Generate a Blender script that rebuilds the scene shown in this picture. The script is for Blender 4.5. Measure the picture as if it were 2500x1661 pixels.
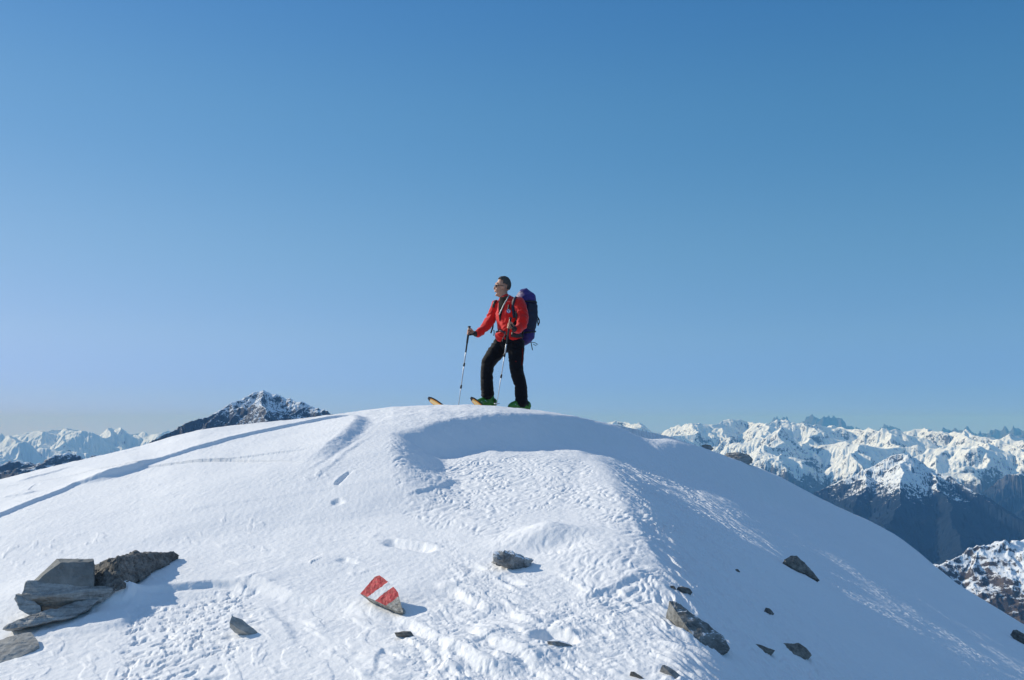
import bpy, bmesh, math, random
import numpy as np
from mathutils import Vector, Matrix, noise as mnoise
random.seed(4)
R = math.radians
C = bpy.context.scene.collection
for o in list(bpy.data.objects): bpy.data.objects.remove(o)

# ------------------------------------------------------------------ camera
F = 2431.0; CX, CY = 1250.0, 830.5; HOR = 1050.0
PITCH = math.atan((HOR-CY)/F)
cd = bpy.data.cameras.new('camera'); cam = bpy.data.objects.new('camera', cd); C.objects.link(cam)
cd.sensor_width = 36; cd.lens = 36*F/2500; cd.clip_start = 0.1; cd.clip_end = 200000
cam.location = (0, 0, 0); cam.rotation_euler = (R(90)+PITCH, 0, 0)
bpy.context.scene.camera = cam
# ------------------------------------------------------------------ world, sun, exposure
HAZE = 4.8e-5
SUN_AZ, SUN_EL = 64.0, 27.0          # degrees left of the view direction, height
w = bpy.data.worlds.new('World'); bpy.context.scene.world = w; w.use_nodes = True
nt = w.node_tree; nt.nodes.clear()
sky = nt.nodes.new('ShaderNodeTexSky'); sky.sky_type = 'NISHITA'; sky.sun_disc = False
sky.sun_elevation = R(SUN_EL); sky.sun_rotation = R(-SUN_AZ)
sky.altitude = 3000; sky.air_density = 0.8; sky.dust_density = 0.25; sky.ozone_density = 4.0
def wn(t, **kw):
    n = nt.nodes.new(t)
    for k_, v_ in kw.items(): setattr(n, k_, v_)
    return n
tc = wn('ShaderNodeTexCoord'); mp = wn('ShaderNodeMapping'); nrm = wn('ShaderNodeVectorMath', operation='NORMALIZE')
mp.inputs['Scale'].default_value = (1, 1, .9); mp.inputs['Location'].default_value = (0, 0, .12)   # clear air: the haze band of the sky model sits below the horizon
mx_ = wn('ShaderNodeVectorMath', operation='MAXIMUM'); mx_.inputs[1].default_value = (-9, -9, 0)
nt.links.new(tc.outputs['Generated'], mx_.inputs[0]); nt.links.new(mx_.outputs[0], mp.inputs[0]); nt.links.new(mp.outputs[0], nrm.inputs[0]); nt.links.new(nrm.outputs[0], sky.inputs[0])
sep = wn('ShaderNodeSeparateColor'); comb = wn('ShaderNodeCombineColor'); nt.links.new(sky.outputs[0], sep.inputs[0])
for k_, (g_, m_) in enumerate(((1.48, 1.10), (.84, 1.51), (.70, 2.0))):
    pw = wn('ShaderNodeMath', operation='POWER'); ml = wn('ShaderNodeMath', operation='MULTIPLY')
    pw.inputs[1].default_value = g_; ml.inputs[1].default_value = m_
    nt.links.new(sep.outputs[k_], pw.inputs[0]); nt.links.new(pw.outputs[0], ml.inputs[0]); nt.links.new(ml.outputs[0], comb.inputs[k_])
bg = wn('ShaderNodeBackground'); bg.inputs['Strength'].default_value = 0.12
wo = wn('ShaderNodeOutputWorld')
sz = wn('ShaderNodeSeparateXYZ'); nt.links.new(tc.outputs['Generated'], sz.inputs[0])      # whiter zenith added out of view, lifts the red in shaded snow
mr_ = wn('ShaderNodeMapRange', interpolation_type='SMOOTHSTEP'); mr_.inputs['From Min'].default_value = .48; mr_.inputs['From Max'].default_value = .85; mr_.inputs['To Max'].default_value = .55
zenith_fill = wn('ShaderNodeMix', data_type='RGBA'); zenith_fill.inputs['B'].default_value = (2.6, 3.4, 4.9, 1)
nt.links.new(sz.outputs['Z'], mr_.inputs[0]); nt.links.new(mr_.outputs[0], zenith_fill.inputs['Factor']); pass
rp = wn('ShaderNodeValToRGB'); rp.color_ramp.interpolation = 'EASE'; es = rp.color_ramp.elements       # air glow against elevation
es[0].position, es[0].color = .004, (.51, .48, .70, 1); es[1].position, es[1].color = .42, (.485, .50, .50, 1)
for p_, c_3 in ((.035, (.51, .50, .54, 1)), (.10, (.635, .565, .51, 1)), (.18, (.655, .585, .50, 1)), (.29, (.585, .56, .50, 1))):
    e_ = es.new(p_); e_.color = c_3
g1_ = wn('ShaderNodeVectorMath', operation='MULTIPLY'); g2_ = wn('ShaderNodeVectorMath', operation='SCALE'); g2_.inputs['Scale'].default_value = 2.0
nt.links.new(sz.outputs['Z'], rp.inputs[0]); nt.links.new(comb.outputs[0], g1_.inputs[0]); nt.links.new(rp.outputs[0], g1_.inputs[1]); nt.links.new(g1_.outputs[0], g2_.inputs[0])
nt.links.new(g2_.outputs[0], zenith_fill.inputs['A'])
nt.links.new(zenith_fill.outputs['Result'], bg.inputs[0]); nt.links.new(bg.outputs[0], wo.inputs[0])
ld = bpy.data.lights.new('sun', 'SUN'); sun = bpy.data.objects.new('sun', ld); C.objects.link(sun)
ld.energy = 4.25; ld.angle = R(0.5); ld.color = (1.0, 0.935, 0.81)
sv = Vector((-math.sin(R(SUN_AZ))*math.cos(R(SUN_EL)), math.cos(R(SUN_AZ))*math.cos(R(SUN_EL)), math.sin(R(SUN_EL))))
sun.rotation_euler = sv.to_track_quat('Z', 'Y').to_euler(); sun.location = (-30, 15, 30)
sc = bpy.context.scene
sc.view_settings.view_transform = 'Standard'; sc.view_settings.look = 'None'
sc.view_settings.exposure = 0.0; sc.view_settings.gamma = 1.0
sc.cycles.volume_bounces = 0 if hasattr(sc, 'cycles') else 0

# ------------------------------------------------------------------ helpers
cp, sp = math.cos(PITCH), math.sin(PITCH)
def ray(u, v):
    a, b = (u-CX)/F, (CY-v)/F
    return np.array([a, cp - b*sp, sp + b*cp])
def azT(u, v):                      # azimuth and tangent of elevation of a direction
    d = ray(u, v); h = math.hypot(d[0], d[1])
    return math.atan2(d[0], d[1]), d[2]/h
def proj(x, y, z):
    d = y*cp + z*sp; up = -y*sp + z*cp
    return CX + F*x/d, CY - F*up/d
def tag(o, label=None, cat=None, group=None, kind=None):
    if label: o['label'] = label
    if cat: o['category'] = cat
    if group: o['group'] = group
    if kind: o['kind'] = kind
    return o
def empty(name, loc, label, cat, group=None):
    o = bpy.data.objects.new(name, None); C.objects.link(o); o.location = loc
    o.empty_display_size = 0.1
    return tag(o, label, cat, group)
def link(name, me, mat=None, parent=None):
    o = bpy.data.objects.new(name, me); C.objects.link(o)
    if mat: me.materials.append(mat)
    if parent: o.parent = parent
    return o
def sstep(a, b, x):
    t = np.clip((x-a)/(b-a), 0, 1); return t*t*(3-2*t)
def _h(ix, iy, seed):
    n = (ix*374761393 + iy*668265263 + seed*974711) & 0x7fffffff
    n = ((n ^ (n >> 13))*1274126177) & 0x7fffffff
    return (n ^ (n >> 16)) & 0xffff
def perlin(x, y, seed=0):
    xi = np.floor(x).astype(np.int64); yi = np.floor(y).astype(np.int64)
    xf = x-xi; yf = y-yi
    u = xf*xf*xf*(xf*(xf*6-15)+10); v = yf*yf*yf*(yf*(yf*6-15)+10)
    def g(a, b):
        h = _h(xi+a, yi+b, seed)*(2*math.pi/65536.0)
        return np.cos(h)*(xf-a) + np.sin(h)*(yf-b)
    return ((g(0,0)*(1-u)+g(1,0)*u)*(1-v) + (g(0,1)*(1-u)+g(1,1)*u)*v)*1.5
def fbm(x, y, seed=0, octv=4, gain=.5):
    s = 0; a = 1.0; f = 1.0
    for k in range(octv):
        s = s + a*perlin(x*f+17.3*k, y*f-9.1*k, seed+k); a *= gain; f *= 2.03
    return s
def ridged(x, y, seed=0, octv=5, gain=.5):
    s = 0; a = 1.0; f = 1.0; wgt = 1.0
    for k in range(octv):
        n = 1-np.abs(perlin(x*f+3.7*k, y*f+5.1*k, seed+k)); n = n*n*wgt
        s = s + a*n; wgt = np.clip(n*1.4, 0, 1); a *= gain; f *= 2.1
    return s
def grid_mesh(name, X, Y, Z, wrap=False):
    nr, nc = X.shape
    me = bpy.data.meshes.new(name)
    co = np.stack([X, Y, Z], -1).reshape(-1, 3).astype(np.float32)
    i = np.arange(nr-1)[:, None]; j = np.arange(nc if wrap else nc-1)[None, :]; j2 = (j+1) % nc
    q = np.stack([i*nc+j, i*nc+j2, (i+1)*nc+j2, (i+1)*nc+j], -1).reshape(-1, 4).astype(np.int32)
    me.vertices.add(len(co)); me.vertices.foreach_set('co', co.ravel())
    me.loops.add(q.size); me.loops.foreach_set('vertex_index', q.ravel())
    me.polygons.add(len(q)); me.polygons.foreach_set('loop_start', np.arange(0, q.size, 4, dtype=np.int32))
    me.polygons.foreach_set('loop_total', np.full(len(q), 4, dtype=np.int32))
    me.polygons.foreach_set('use_smooth', np.ones(len(q), dtype=bool))
    me.update(); me.validate()
    return me

# ------------------------------------------------------------------ materials
class NB:
    def __init__(s, name):
        s.m = bpy.data.materials.new(name); s.m.use_nodes = True; s.t = s.m.node_tree
        s.b = s.t.nodes['Principled BSDF']
    def n(s, typ, **kw):
        nd = s.t.nodes.new(typ)
        for k, v in kw.items():
            if k in nd.inputs: nd.inputs[k].default_value = v
            else: setattr(nd, k, v)
        return nd
    def l(s, a, b): s.t.links.new(a, b)
    def ramp(s, fac, stops):
        r = s.n('ShaderNodeValToRGB'); e = r.color_ramp.elements
        e[0].position, e[0].color = stops[0][0], (*stops[0][1], 1)
        e[1].position, e[1].color = stops[-1][0], (*stops[-1][1], 1)
        for p, c in stops[1:-1]:
            k = e.new(p); k.color = (*c, 1)
        s.l(fac, r.inputs[0]); return r
    def noise(s, scale, detail=4, rough=.6, vec=None, dist=0.0):
        nd = s.n('ShaderNodeTexNoise'); nd.inputs['Scale'].default_value = scale; nd.inputs['Detail'].default_value = detail
        nd.inputs['Roughness'].default_value = rough; nd.inputs['Distortion'].default_value = dist
        if vec is not None: s.l(vec, nd.inputs['Vector'])
        return nd
    def bump(s, h, strength, dist):
        b = s.n('ShaderNodeBump'); b.inputs['Strength'].default_value = strength; b.inputs['Distance'].default_value = dist
        s.l(h, b.inputs['Height']); return b
    def math(s, op, a, b=None, c=None):
        m = s.n('ShaderNodeMath'); m.operation = op
        for k, v in enumerate((a, b, c)):
            if v is None: continue
            if isinstance(v, (int, float)): m.inputs[k].default_value = v
            else: s.l(v, m.inputs[k])
        return m.outputs[0]
def simple(name, col, rough=.6, metal=0.0, var=.25, scale=30, bump=.3, bdist=.002, sheen=0.0, tr=None):
    b = NB(name); tc = b.n('ShaderNodeTexCoord')
    nz = b.noise(scale, 4, .6, tc.outputs['Object'])
    r = b.ramp(nz.outputs[0], [(.3, tuple(c*(1-var) for c in col)), (.7, tuple(min(1, c*(1+var)) for c in col))])
    b.l(r.outputs[0], b.b.inputs['Base Color']); b.b.inputs['Roughness'].default_value = rough; b.b.inputs['Metallic'].default_value = metal
    if rough > .65: b.b.inputs['Specular IOR Level'].default_value = .15
    if sheen and 'Sheen Weight' in b.b.inputs: b.b.inputs['Sheen Weight'].default_value = sheen
    bp = b.bump(nz.outputs[0], bump, bdist); b.l(bp.outputs[0], b.b.inputs['Normal'])
    return b.m

def snow_mat():
    b = NB('snow'); tc = b.n('ShaderNodeTexCoord'); P = tc.outputs['Object']
    big = b.noise(.8, 3, .5, P)
    r = b.ramp(big.outputs[0], [(.35, (.875, .88, .89)), (.7, (.91, .91, .91))])
    b.l(r.outputs[0], b.b.inputs['Base Color'])
    b.b.inputs['Roughness'].default_value = .75
    b.b.inputs['Specular IOR Level'].default_value = .15
    fine = b.noise(95, 5, .7, P); mid = b.noise(22, 4, .6, P)
    h = b.math('ADD', b.math('MULTIPLY', fine.outputs[0], .35), mid.outputs[0])
    bp = b.bump(h, .45, .014); b.l(bp.outputs[0], b.b.inputs['Normal'])
    return b.m
def rock_mat(name, dark, light, layered=False, snowy=0.0, scale=9, rough=.9, bump=.8):
    b = NB(name); tc = b.n('ShaderNodeTexCoord'); P = tc.outputs['Object']
    if layered:
        mp = b.n('ShaderNodeMapping'); mp.inputs['Scale'].default_value = (.35, .6, 5.0); mp.inputs['Rotation'].default_value = (0, R(14), 0)
        b.l(P, mp.inputs[0]); P2 = mp.outputs[0]
    else: P2 = P
    n1 = b.noise(scale, 8, .68, P2, .4); n2 = b.noise(scale*7, 5, .7, P)
    vo = b.n('ShaderNodeTexVoronoi'); vo.feature = 'DISTANCE_TO_EDGE'; vo.inputs['Scale'].default_value = scale*1.3; b.l(P2, vo.inputs['Vector'])
    f = b.math('ADD', b.math('MULTIPLY', n1.outputs[0], .7), b.math('MULTIPLY', n2.outputs[0], .3))
    mid = tuple((a+c)/2 for a, c in zip(dark, light))
    r = b.ramp(f, [(.36, dark), (.5, mid), (.64, light)])
    col = r.outputs[0]
    if snowy:
        g = b.n('ShaderNodeNewGeometry'); sx = b.n('ShaderNodeSeparateXYZ'); b.l(g.outputs['Normal'], sx.inputs[0])
        k = b.math('ADD', sx.outputs['Z'], b.math('MULTIPLY', n1.outputs[0], 1.2))
        k = b.ramp(k, [(.0, (0, 0, 0)), (1.0, (1, 1, 1))]); k.color_ramp.elements[0].position = 1-snowy*.35
        mr = b.n('ShaderNodeMapRange'); mr.inputs['From Min'].default_value = 1.62-snowy; mr.inputs['From Max'].default_value = 1.72-snowy
        kk = b.math('ADD', sx.outputs['Z'], b.math('MULTIPLY', n1.outputs[0], 1.2)); b.l(kk, mr.inputs[0])
        mx = b.n('ShaderNodeMix'); mx.data_type = 'RGBA'; b.l(mr.outputs[0], mx.inputs['Factor']); b.l(col, mx.inputs['A']); mx.inputs['B'].default_value = (.85, .88, .92, 1)
        col = mx.outputs['Result']
    b.l(col, b.b.inputs['Base Color']); b.b.inputs['Roughness'].default_value = rough
    hh = b.math('ADD', f, b.math('MULTIPLY', vo.outputs[0], .15))
    bp = b.bump(hh, bump, .012); b.l(bp.outputs[0], b.b.inputs['Normal'])
    return b.m

# ------------------------------------------------------------------ snow dome (height field on a polar grid about the viewpoint)
SKY = [(-2500,1750),(-1500,1560),(-800,1350),(-300,1232),(0,1171),(100,1146),(213,1120),(343,1090),(420,1066),(488,1050),(560,1040),(648,1031),(730,1023),(812,1013),(900,1001),(960,994),(1044,990),
       (1143,989),(1210,992),(1284,1000),(1340,1006),(1410,1018),(1450,1027),(1525,1042),(1628,1064),(1700,1088),(1735,1100),(1790,1120),(1841,1138),(1904,1164),(1984,1207),
       (2050,1240),(2117,1269),(2184,1304),(2230,1338),(2273,1374),(2340,1429),(2429,1483),(2500,1527),(2700,1640),(3100,1830),(3800,2100)]
SA = np.array([azT(*p) for p in SKY])
az_lim = R(29)
az_f = np.linspace(-az_lim, az_lim, 1500)
k = np.linspace(0, 1, 61)[1:-1]
az_b = az_lim + (2*math.pi-2*az_lim)*(k)         # coarse remainder of the circle
AZ = np.concatenate([az_f, az_b]); NF = len(az_f)
r1 = np.concatenate([np.linspace(.3, 3.4, 14)[:-1], 1/np.linspace(1/3.4, 1/8.5, 430)[:-1] , np.linspace(8.5, 15.5, 560)[:-1], np.geomspace(15.5, 60, 60)[:-1], np.geomspace(60, 2600, 40)])
RR = r1
A2, R2 = np.meshgrid(AZ, RR)
X = R2*np.sin(A2); Y = R2*np.cos(A2)
def base(x, y, r):
    a = -1.62 + .085*x + .143*y
    xb = np.interp(y, [0, 4, 5.5, 8, 9.5, 11, 13.5, 20], [.60, .72, .87, .88, .86, .90, .95, 2.0])
    t = x - xb
    sl = .79; wdt = np.interp(y, [4, 9, 12, 16], [.14, .14, .30, 1.5])
    a = a - sl*(np.sqrt(t*t+wdt*wdt)+t-0)/2*1.0 + sl*wdt*.12 + .234*(np.sqrt((x-1.5)**2+.25)+(x-1.5))/2
    # back of the hill
    q = np.clip(r-11.6-3.2*sstep(.12, .44, np.arctan2(x, y)), 0, None)
    a = a - .8*(np.sqrt(q*q+36)-6)
    return a
Z = base(X, Y, R2)
Z = np.maximum(Z, -1900+0*Z)
def csmooth(v, n):                   # smooth along the fine columns
    k_ = np.exp(-np.linspace(-2.2, 2.2, 2*n+1)**2); k_ /= k_.sum()
    v = v.copy(); p = np.pad(v[:NF], n, mode='edge'); v[:NF] = np.convolve(p, k_, 'valid'); return v
def sky_fix(Z, lo=.45, hi=1.0, n=4):
    T = Z/R2
    band = (RR > 5) & (RR < 40)
    idx = np.where(band)[0]
    kmax = idx[np.argmax(T[idx], 0)]; tm = T[kmax, np.arange(len(AZ))]
    rm = csmooth(RR[kmax], 60)
    aw = (AZ+math.pi) % (2*math.pi)-math.pi
    ts = np.interp(aw, SA[:, 0], SA[:, 1])
    dl = csmooth(np.where(np.abs(aw) < R(58), ts-tm, 0), n)
    lo = lo + (.915-lo)*sstep(.04, .09, aw)[None]*(lo < .6)
    wgt = sstep(lo*rm[None], hi*rm[None], R2)*(1-sstep(60, 300, R2))
    return Z + R2*dl[None]*wgt, rm
Z, rm = sky_fix(Z)
def P(u, v, Zg=None):               # ground point seen in a direction
    Zg = Z if Zg is None else Zg
    a, t = azT(u, v)
    j = (a-az_f[0])/(az_f[1]-az_f[0]); j = min(max(j, 0), NF-1.001); j0 = int(j); f = j-j0
    col = Zg[:, j0]*(1-f)+Zg[:, j0+1]*f
    T = col/RR
    m = np.where(T >= t)[0]; m = m[m > 3]
    i = m[0] if len(m) else int(np.argmax(T[:1050]))
    if len(m):
        k = (t-T[i-1])/(T[i]-T[i-1]+1e-12); r = RR[i-1]+k*(RR[i]-RR[i-1])
    else: r = RR[i]
    return np.array([r*math.sin(a), r*math.cos(a), r*t])
def hgt(x, y):
    a = math.atan2(x, y); r = math.hypot(x, y)
    j = (a-az_f[0])/(az_f[1]-az_f[0]); j = min(max(j, 0), NF-1.001); j0 = int(j); f = j-j0
    col = Z[:, j0]*(1-f)+Z[:, j0+1]*f
    return float(np.interp(r, RR, col))
Zb = Z.copy()
def sdist(poly, pad):
    """signed distance (left of travel positive) and position 0..1 along a ground polyline"""
    w = np.array([P(u, v, Zb)[:2] for u, v in poly])
    lo = w.min(0)-pad; hi = w.max(0)+pad
    mask = (X > lo[0]) & (X < hi[0]) & (Y > lo[1]) & (Y < hi[1])
    px, py = X[mask], Y[mask]
    best = np.full(px.shape, 1e9); sg = np.zeros_like(best); tt = np.zeros_like(best)
    L = np.concatenate([[0], np.cumsum(np.hypot(*np.diff(w, axis=0).T))])
    for k in range(len(w)-1):
        d = w[k+1]-w[k]; l2 = (d**2).sum()
        t = np.clip(((px-w[k,0])*d[0]+(py-w[k,1])*d[1])/l2, 0, 1)
        qx = px-(w[k,0]+t*d[0]); qy = py-(w[k,1]+t*d[1])
        ds = np.hypot(qx, qy); cr = d[0]*qy-d[1]*qx
        m = ds < best
        best = np.where(m, ds, best); sg = np.where(m, np.where(cr >= 0, 1., -1.), sg); tt = np.where(m, (L[k]+t*(L[k+1]-L[k]))/L[-1], tt)
    return mask, best*sg, tt, px, py
def step(poly, h, wf, fade, taper=.12, wob=.03, seed=1, under=0.0):
    global Z
    mask, s, t, px, py = sdist(poly, fade*3+wf)
    s = s + wob*fbm(px*4, py*4, seed, 4)
    tp = sstep(0, taper, t)*(1-sstep(1-taper, 1, t))
    H = np.where(s < 0, sstep(-wf, 0, s), np.exp(-np.clip(s, 0, None)/fade))
    H = h*H - under*h*np.exp(-((s+wf*1.1)/(wf*.9))**2)
    Z[mask] += H*tp
def hollow(poly, dep, wid, seed=2, taper=.25, wob=.02, lip=.25):
    global Z
    mask, s, t, px, py = sdist(poly, wid*4)
    s = s + wob*fbm(px*6, py*6, seed, 3)
    tp = sstep(0, taper, t)*(1-sstep(1-taper, 1, t))
    Z[mask] -= tp*dep*(np.exp(-(s/wid)**4) - lip*np.exp(-((s-wid*1.5)/(wid*.6))**2))
def mound(u, v, h, sx, sy, ang=0, p=2.0):
    global Z
    c = P(u, v, Zb)
    dx = X-c[0]; dy = Y-c[1]
    ca, sa = math.cos(ang), math.sin(ang)
    a = (dx*ca+dy*sa)/sx; b = (-dx*sa+dy*ca)/sy
    Z += h*np.exp(-(a*a+b*b)**(p/2))
U0, V0 = proj(X, Y, Z); near = R2 < 20
U0 = np.where(near & (np.cos(A2) > .5), U0, -9999); V0 = np.where(near, V0, 0)

# drift edges and steps (raised side = left of travel)
def scarp(w, up, down, wf, fu, fd, wob=.03, seed=11):
    global Z
    w = np.array(w, float); best = np.full(X.shape, 1e9); sg = best*0; tt = best*0
    L = np.concatenate([[0], np.cumsum(np.hypot(*np.diff(w, axis=0).T))])
    for k in range(len(w)-1):
        d = w[k+1]-w[k]; t = np.clip(((X-w[k,0])*d[0]+(Y-w[k,1])*d[1])/(d@d), 0, 1)
        qx = X-(w[k,0]+t*d[0]); qy = Y-(w[k,1]+t*d[1]); ds = np.hypot(qx, qy); m = ds < best
        sg = np.where(m, np.where(d[0]*qy-d[1]*qx >= 0, 1., -1.), sg); tt = np.where(m, (L[k]+t*(L[k+1]-L[k]))/L[-1], tt); best = np.where(m, ds, best)
    s = best*sg + wob*fbm(X*2.5, Y*2.5, seed, 4)
    g = lambda a: csmooth2(np.interp(tt, np.linspace(0, 1, len(a)), a))
    H = np.where(s > 0, g(up)*np.exp(-(s/fu)**2), 0)
    m = sstep(0, wf, -s)
    H = np.where(s <= 0, g(up)*(1-m) - g(down)*m*np.exp(-np.clip(-s-wf, 0, None)/fd), H)
    xb_ = np.interp(Y, [0, 5.5, 8, 13], [.72, .87, .88, .92]); Z += H*(R2 < 18)*(1-sstep(.0, 1.5, X-xb_))
def csmooth2(a): return a
scarp([(-.80,7.3),(-.92,8.1),(-1.10,9.0),(-1.20,9.8),(-.65,10.5),(0,11.1),(.6,11.7),(1.2,12.2)],
      [0,.09,.13,.13,.13,.12,.07,.0], [0,.05,.10,.12,.14,.20,.25,.22], .56, 1.6, 2.2)
step([(-70,1292),(0,1262),(90,1224),(180,1188),(260,1168),(340,1148),(410,1126),(490,1105),(600,1081),(700,1061),(780,1043),(880,1024)], .034, .05, .32, .06, .02, 3)
step([(185,1187),(260,1168),(330,1149),(400,1129)], 0.05, .16, .8, .4, .02, 4)
step([(700,1168),(740,1158),(790,1135),(845,1092),(864,1062),(855,1036),(860,1022)], .075, .20, 1.2, .25, .02, 6)
step([(690,1200),(760,1170),(830,1130),(880,1098),(925,1078)], 0.009, .05, .25, .4, .02, 7)
step([(720,1215),(800,1170),(880,1110),(930,1082)], 0.009, .05, .25, .4, .02, 8)
step([(985,1228),(1020,1212),(1060,1192),(1120,1150)], 0.018, .05, .25, .2, .02, 10)
step([(0,1216),(60,1208),(95,1198)], 0.014, .05, .4, .2, .02, 12)
step([(20,1182),(90,1163),(160,1144),(200,1133)], 0.014, .06, .5, .3, .02, 13)
step([(300,1485),(330,1462),(400,1445),(480,1436),(520,1430),(570,1432),(625,1448)], .03, .04, .5, .25, .015, 14, .2)
step([(290,1535),(305,1505),(312,1480)], .02, .06, .3, .3, .02, 15)
step([(590,1405),(650,1430),(720,1456),(800,1470),(870,1478),(930,1500),(985,1516)], .032, .10, .30, .25, .008, 16, .1)
step([(960,1500),(1020,1530),(1080,1565),(1160,1612),(1260,1670)], .026, .06, .25, .2, .012, 17, .2)
step([(1130,1530),(1180,1555),(1240,1585),(1300,1610),(1345,1640)], .026, .06, .2, .25, .012, 18, .2)
step([(1060,1660),(1062,1625),(1045,1597),(990,1590),(935,1590),(912,1610),(905,1665)][::-1], .010, .03, .25, .15, .005, 19)
step([(1075,1655),(1100,1620),(1095,1590),(1070,1575)][::-1], .022, .04, .2, .3, .01, 20)
step([(470,1480),(540,1470),(640,1490),(690,1540),(720,1610)][::-1], .012, .06, .3, .3, .01, 21)
step([(1060,1428),(1120,1445),(1170,1475),(1200,1500)], 0.02, .05, .25, .2, .02, 22)
step([(1400,1460),(1440,1455),(1490,1440),(1540,1418),(1600,1412)], .02, .05, .25, .2, .02, 23)
step([(1340,1530),(1370,1535),(1410,1560)], .02, .04, .2, .3, .02, 24)
step([(1590,1480),(1625,1450),(1600,1400),(1560,1320),(1500,1210),(1470,1160)], .02, .12, .5, .3, .02, 25)
hollow([(935,1322),(965,1330),(1000,1338),(1040,1345),(1070,1350)], .035, .05)
hollow([(820,1372),(850,1376),(880,1380)], .012, .03)
hollow([(1120,1385),(1150,1390),(1180,1402)], .012, .03)
hollow([(1220,1410),(1245,1425),(1270,1440)], .012, .03)
hollow([(815,1236),(826,1240),(836,1242)], .02, .035)
hollow([(815,1210),(835,1192),(858,1176)], .02, .025)
hollow([(1310,1548),(1340,1560),(1400,1580)], .05, .045)
mound(1335, 1315, .03, .10, .14, .5); mound(1320, 1330, .06, .25, .2); mound(275, 1472, .10, .16, .09); mound(1275, 1290, .03, .5, .45)
mound(1470, 1340, .05, .35, .5)
mound(1345, 1352, -.03, .2, .12)
mound(180, 1440, .05, .5, .35)

rs = random.Random(8)
for k in range(46):                  # short crisp sastrugi lips, drawn out by the wind
    zone = k % 4
    u, v = ((rs.uniform(1010, 1500), rs.uniform(1400, 1650)), (rs.uniform(620, 1000), rs.uniform(1500, 1650)), (rs.uniform(480, 900), rs.uniform(1310, 1430)), (rs.uniform(1050, 1400), rs.uniform(1480, 1655)))[zone]
    L = rs.uniform(35, 120)*(1 if zone != 2 else .5); sl_ = rs.uniform(.35, .62) if zone != 2 else rs.uniform(-.05, .4)
    pts = [(u+L*t_, v+L*t_*sl_+rs.uniform(-3, 3)) for t_ in (0, .25, .5, .75, 1)]
    step(pts, rs.uniform(.005, .012)*(1 if zone != 2 else .6), .018, rs.uniform(.05, .14), .45, .006, 200+k, 0)
# wind ripples, sastrugi and pitted crust
def region(poly, soft):
    pts = np.array(poly, float); n = len(pts)
    ins = np.zeros(U0.shape, bool)
    dmin = np.full(U0.shape, 1e9)
    for k in range(n):
        a = pts[k]; b = pts[(k+1) % n]
        cond = ((a[1] > V0) != (b[1] > V0))
        with np.errstate(divide='ignore', invalid='ignore'):
            xi = (b[0]-a[0])*(V0-a[1])/(b[1]-a[1]+1e-9)+a[0]
        ins ^= cond & (U0 < xi)
        d = b-a; t = np.clip(((U0-a[0])*d[0]+(V0-a[1])*d[1])/(d@d), 0, 1)
        dmin = np.minimum(dmin, np.hypot(U0-a[0]-t*d[0], V0-a[1]-t*d[1]))
    sd = np.where(ins, dmin, -dmin)
    return sstep(-soft, soft, sd + 14*perlin(X*3, Y*3, 77))
patch = region([(950,1095),(1000,1115),(1060,1115),(1150,1090),(1330,1080),(1420,1110),(1480,1180),(1540,1290),(1600,1400),(1620,1470),(1500,1500),(1400,1440),(1300,1350),(1180,1330),(1050,1290),(960,1220)], 16)
smooth_drift = region([(1270,1250),(1400,1240),(1480,1300),(1500,1350),(1400,1340),(1300,1340),(1230,1320)], 30)
fgR = region([(1080,1330),(1400,1440),(1620,1450),(1600,1680),(1000,1700),(950,1560),(1080,1450)], 50)
fgL = region([(300,1480),(620,1440),(640,1520),(520,1700),(280,1700),(310,1560)], 16)
fgW = region([(-100,1500),(300,1500),(900,1480),(1200,1600),(1200,1750),(-100,1750)], 50)
flank = region([(1500,1090),(1750,1120),(2100,1290),(2600,1600),(2600,1750),(1600,1750),(1620,1450)], 60)
wx = X + .10*fbm(X*2.2, Y*2.2, 31, 3); wy = Y + .10*fbm(X*2.2+9, Y*2.2, 32, 3)
c_, s_ = math.cos(R(-28)), math.sin(R(-28))
ra = wx*c_+wy*s_; rb = -wx*s_+wy*c_
rip = perlin(ra*25, rb*13, 40) + .6*perlin(ra*43, rb*25, 41)
rip = rip - .35*np.abs(rip)
gate = .55+.45*sstep(-.5, .4, fbm(X*1.3, Y*1.3, 42, 3))
Z += .0085*rip*patch*(1-.85*smooth_drift)*gate
# sastrugi: long along the wind (down to the right)
w0 = P(1050, 1480, Zb)[:2]; w1 = P(1300, 1620, Zb)[:2]; wd = (w1-w0)/np.hypot(*(w1-w0))
la = X*wd[0]+Y*wd[1] + .06*fbm(X*2, Y*2, 50, 3); lb = -X*wd[1]+Y*wd[0] + .08*fbm(X*1.4, Y*1.4, 51, 3)
sas = ridged(la*2.6, lb*9.0, 52, 4, .55)
sas2 = fbm(la*5, lb*16, 53, 4, .6)
Z += fgR*(.0045*(sas-.9) + .0035*sas2)
pit = fbm(wx*17, wy*17, 60, 3, .6)
Z += fgL*(.018*np.clip(pit, -.7, -.02)) + fgR*.007*np.clip(fbm(wx*22, wy*22, 61, 3, .6), -.7, -.05)
crust = sstep(.05, .35, fbm(X*1.6, Y*1.6, 70, 3))
Z += fgW*(.004*sstep(.1, .3, fbm(la*2.2, lb*7, 72, 4)) + .0025*crust*fbm(X*14, Y*20, 73, 3))
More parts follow.
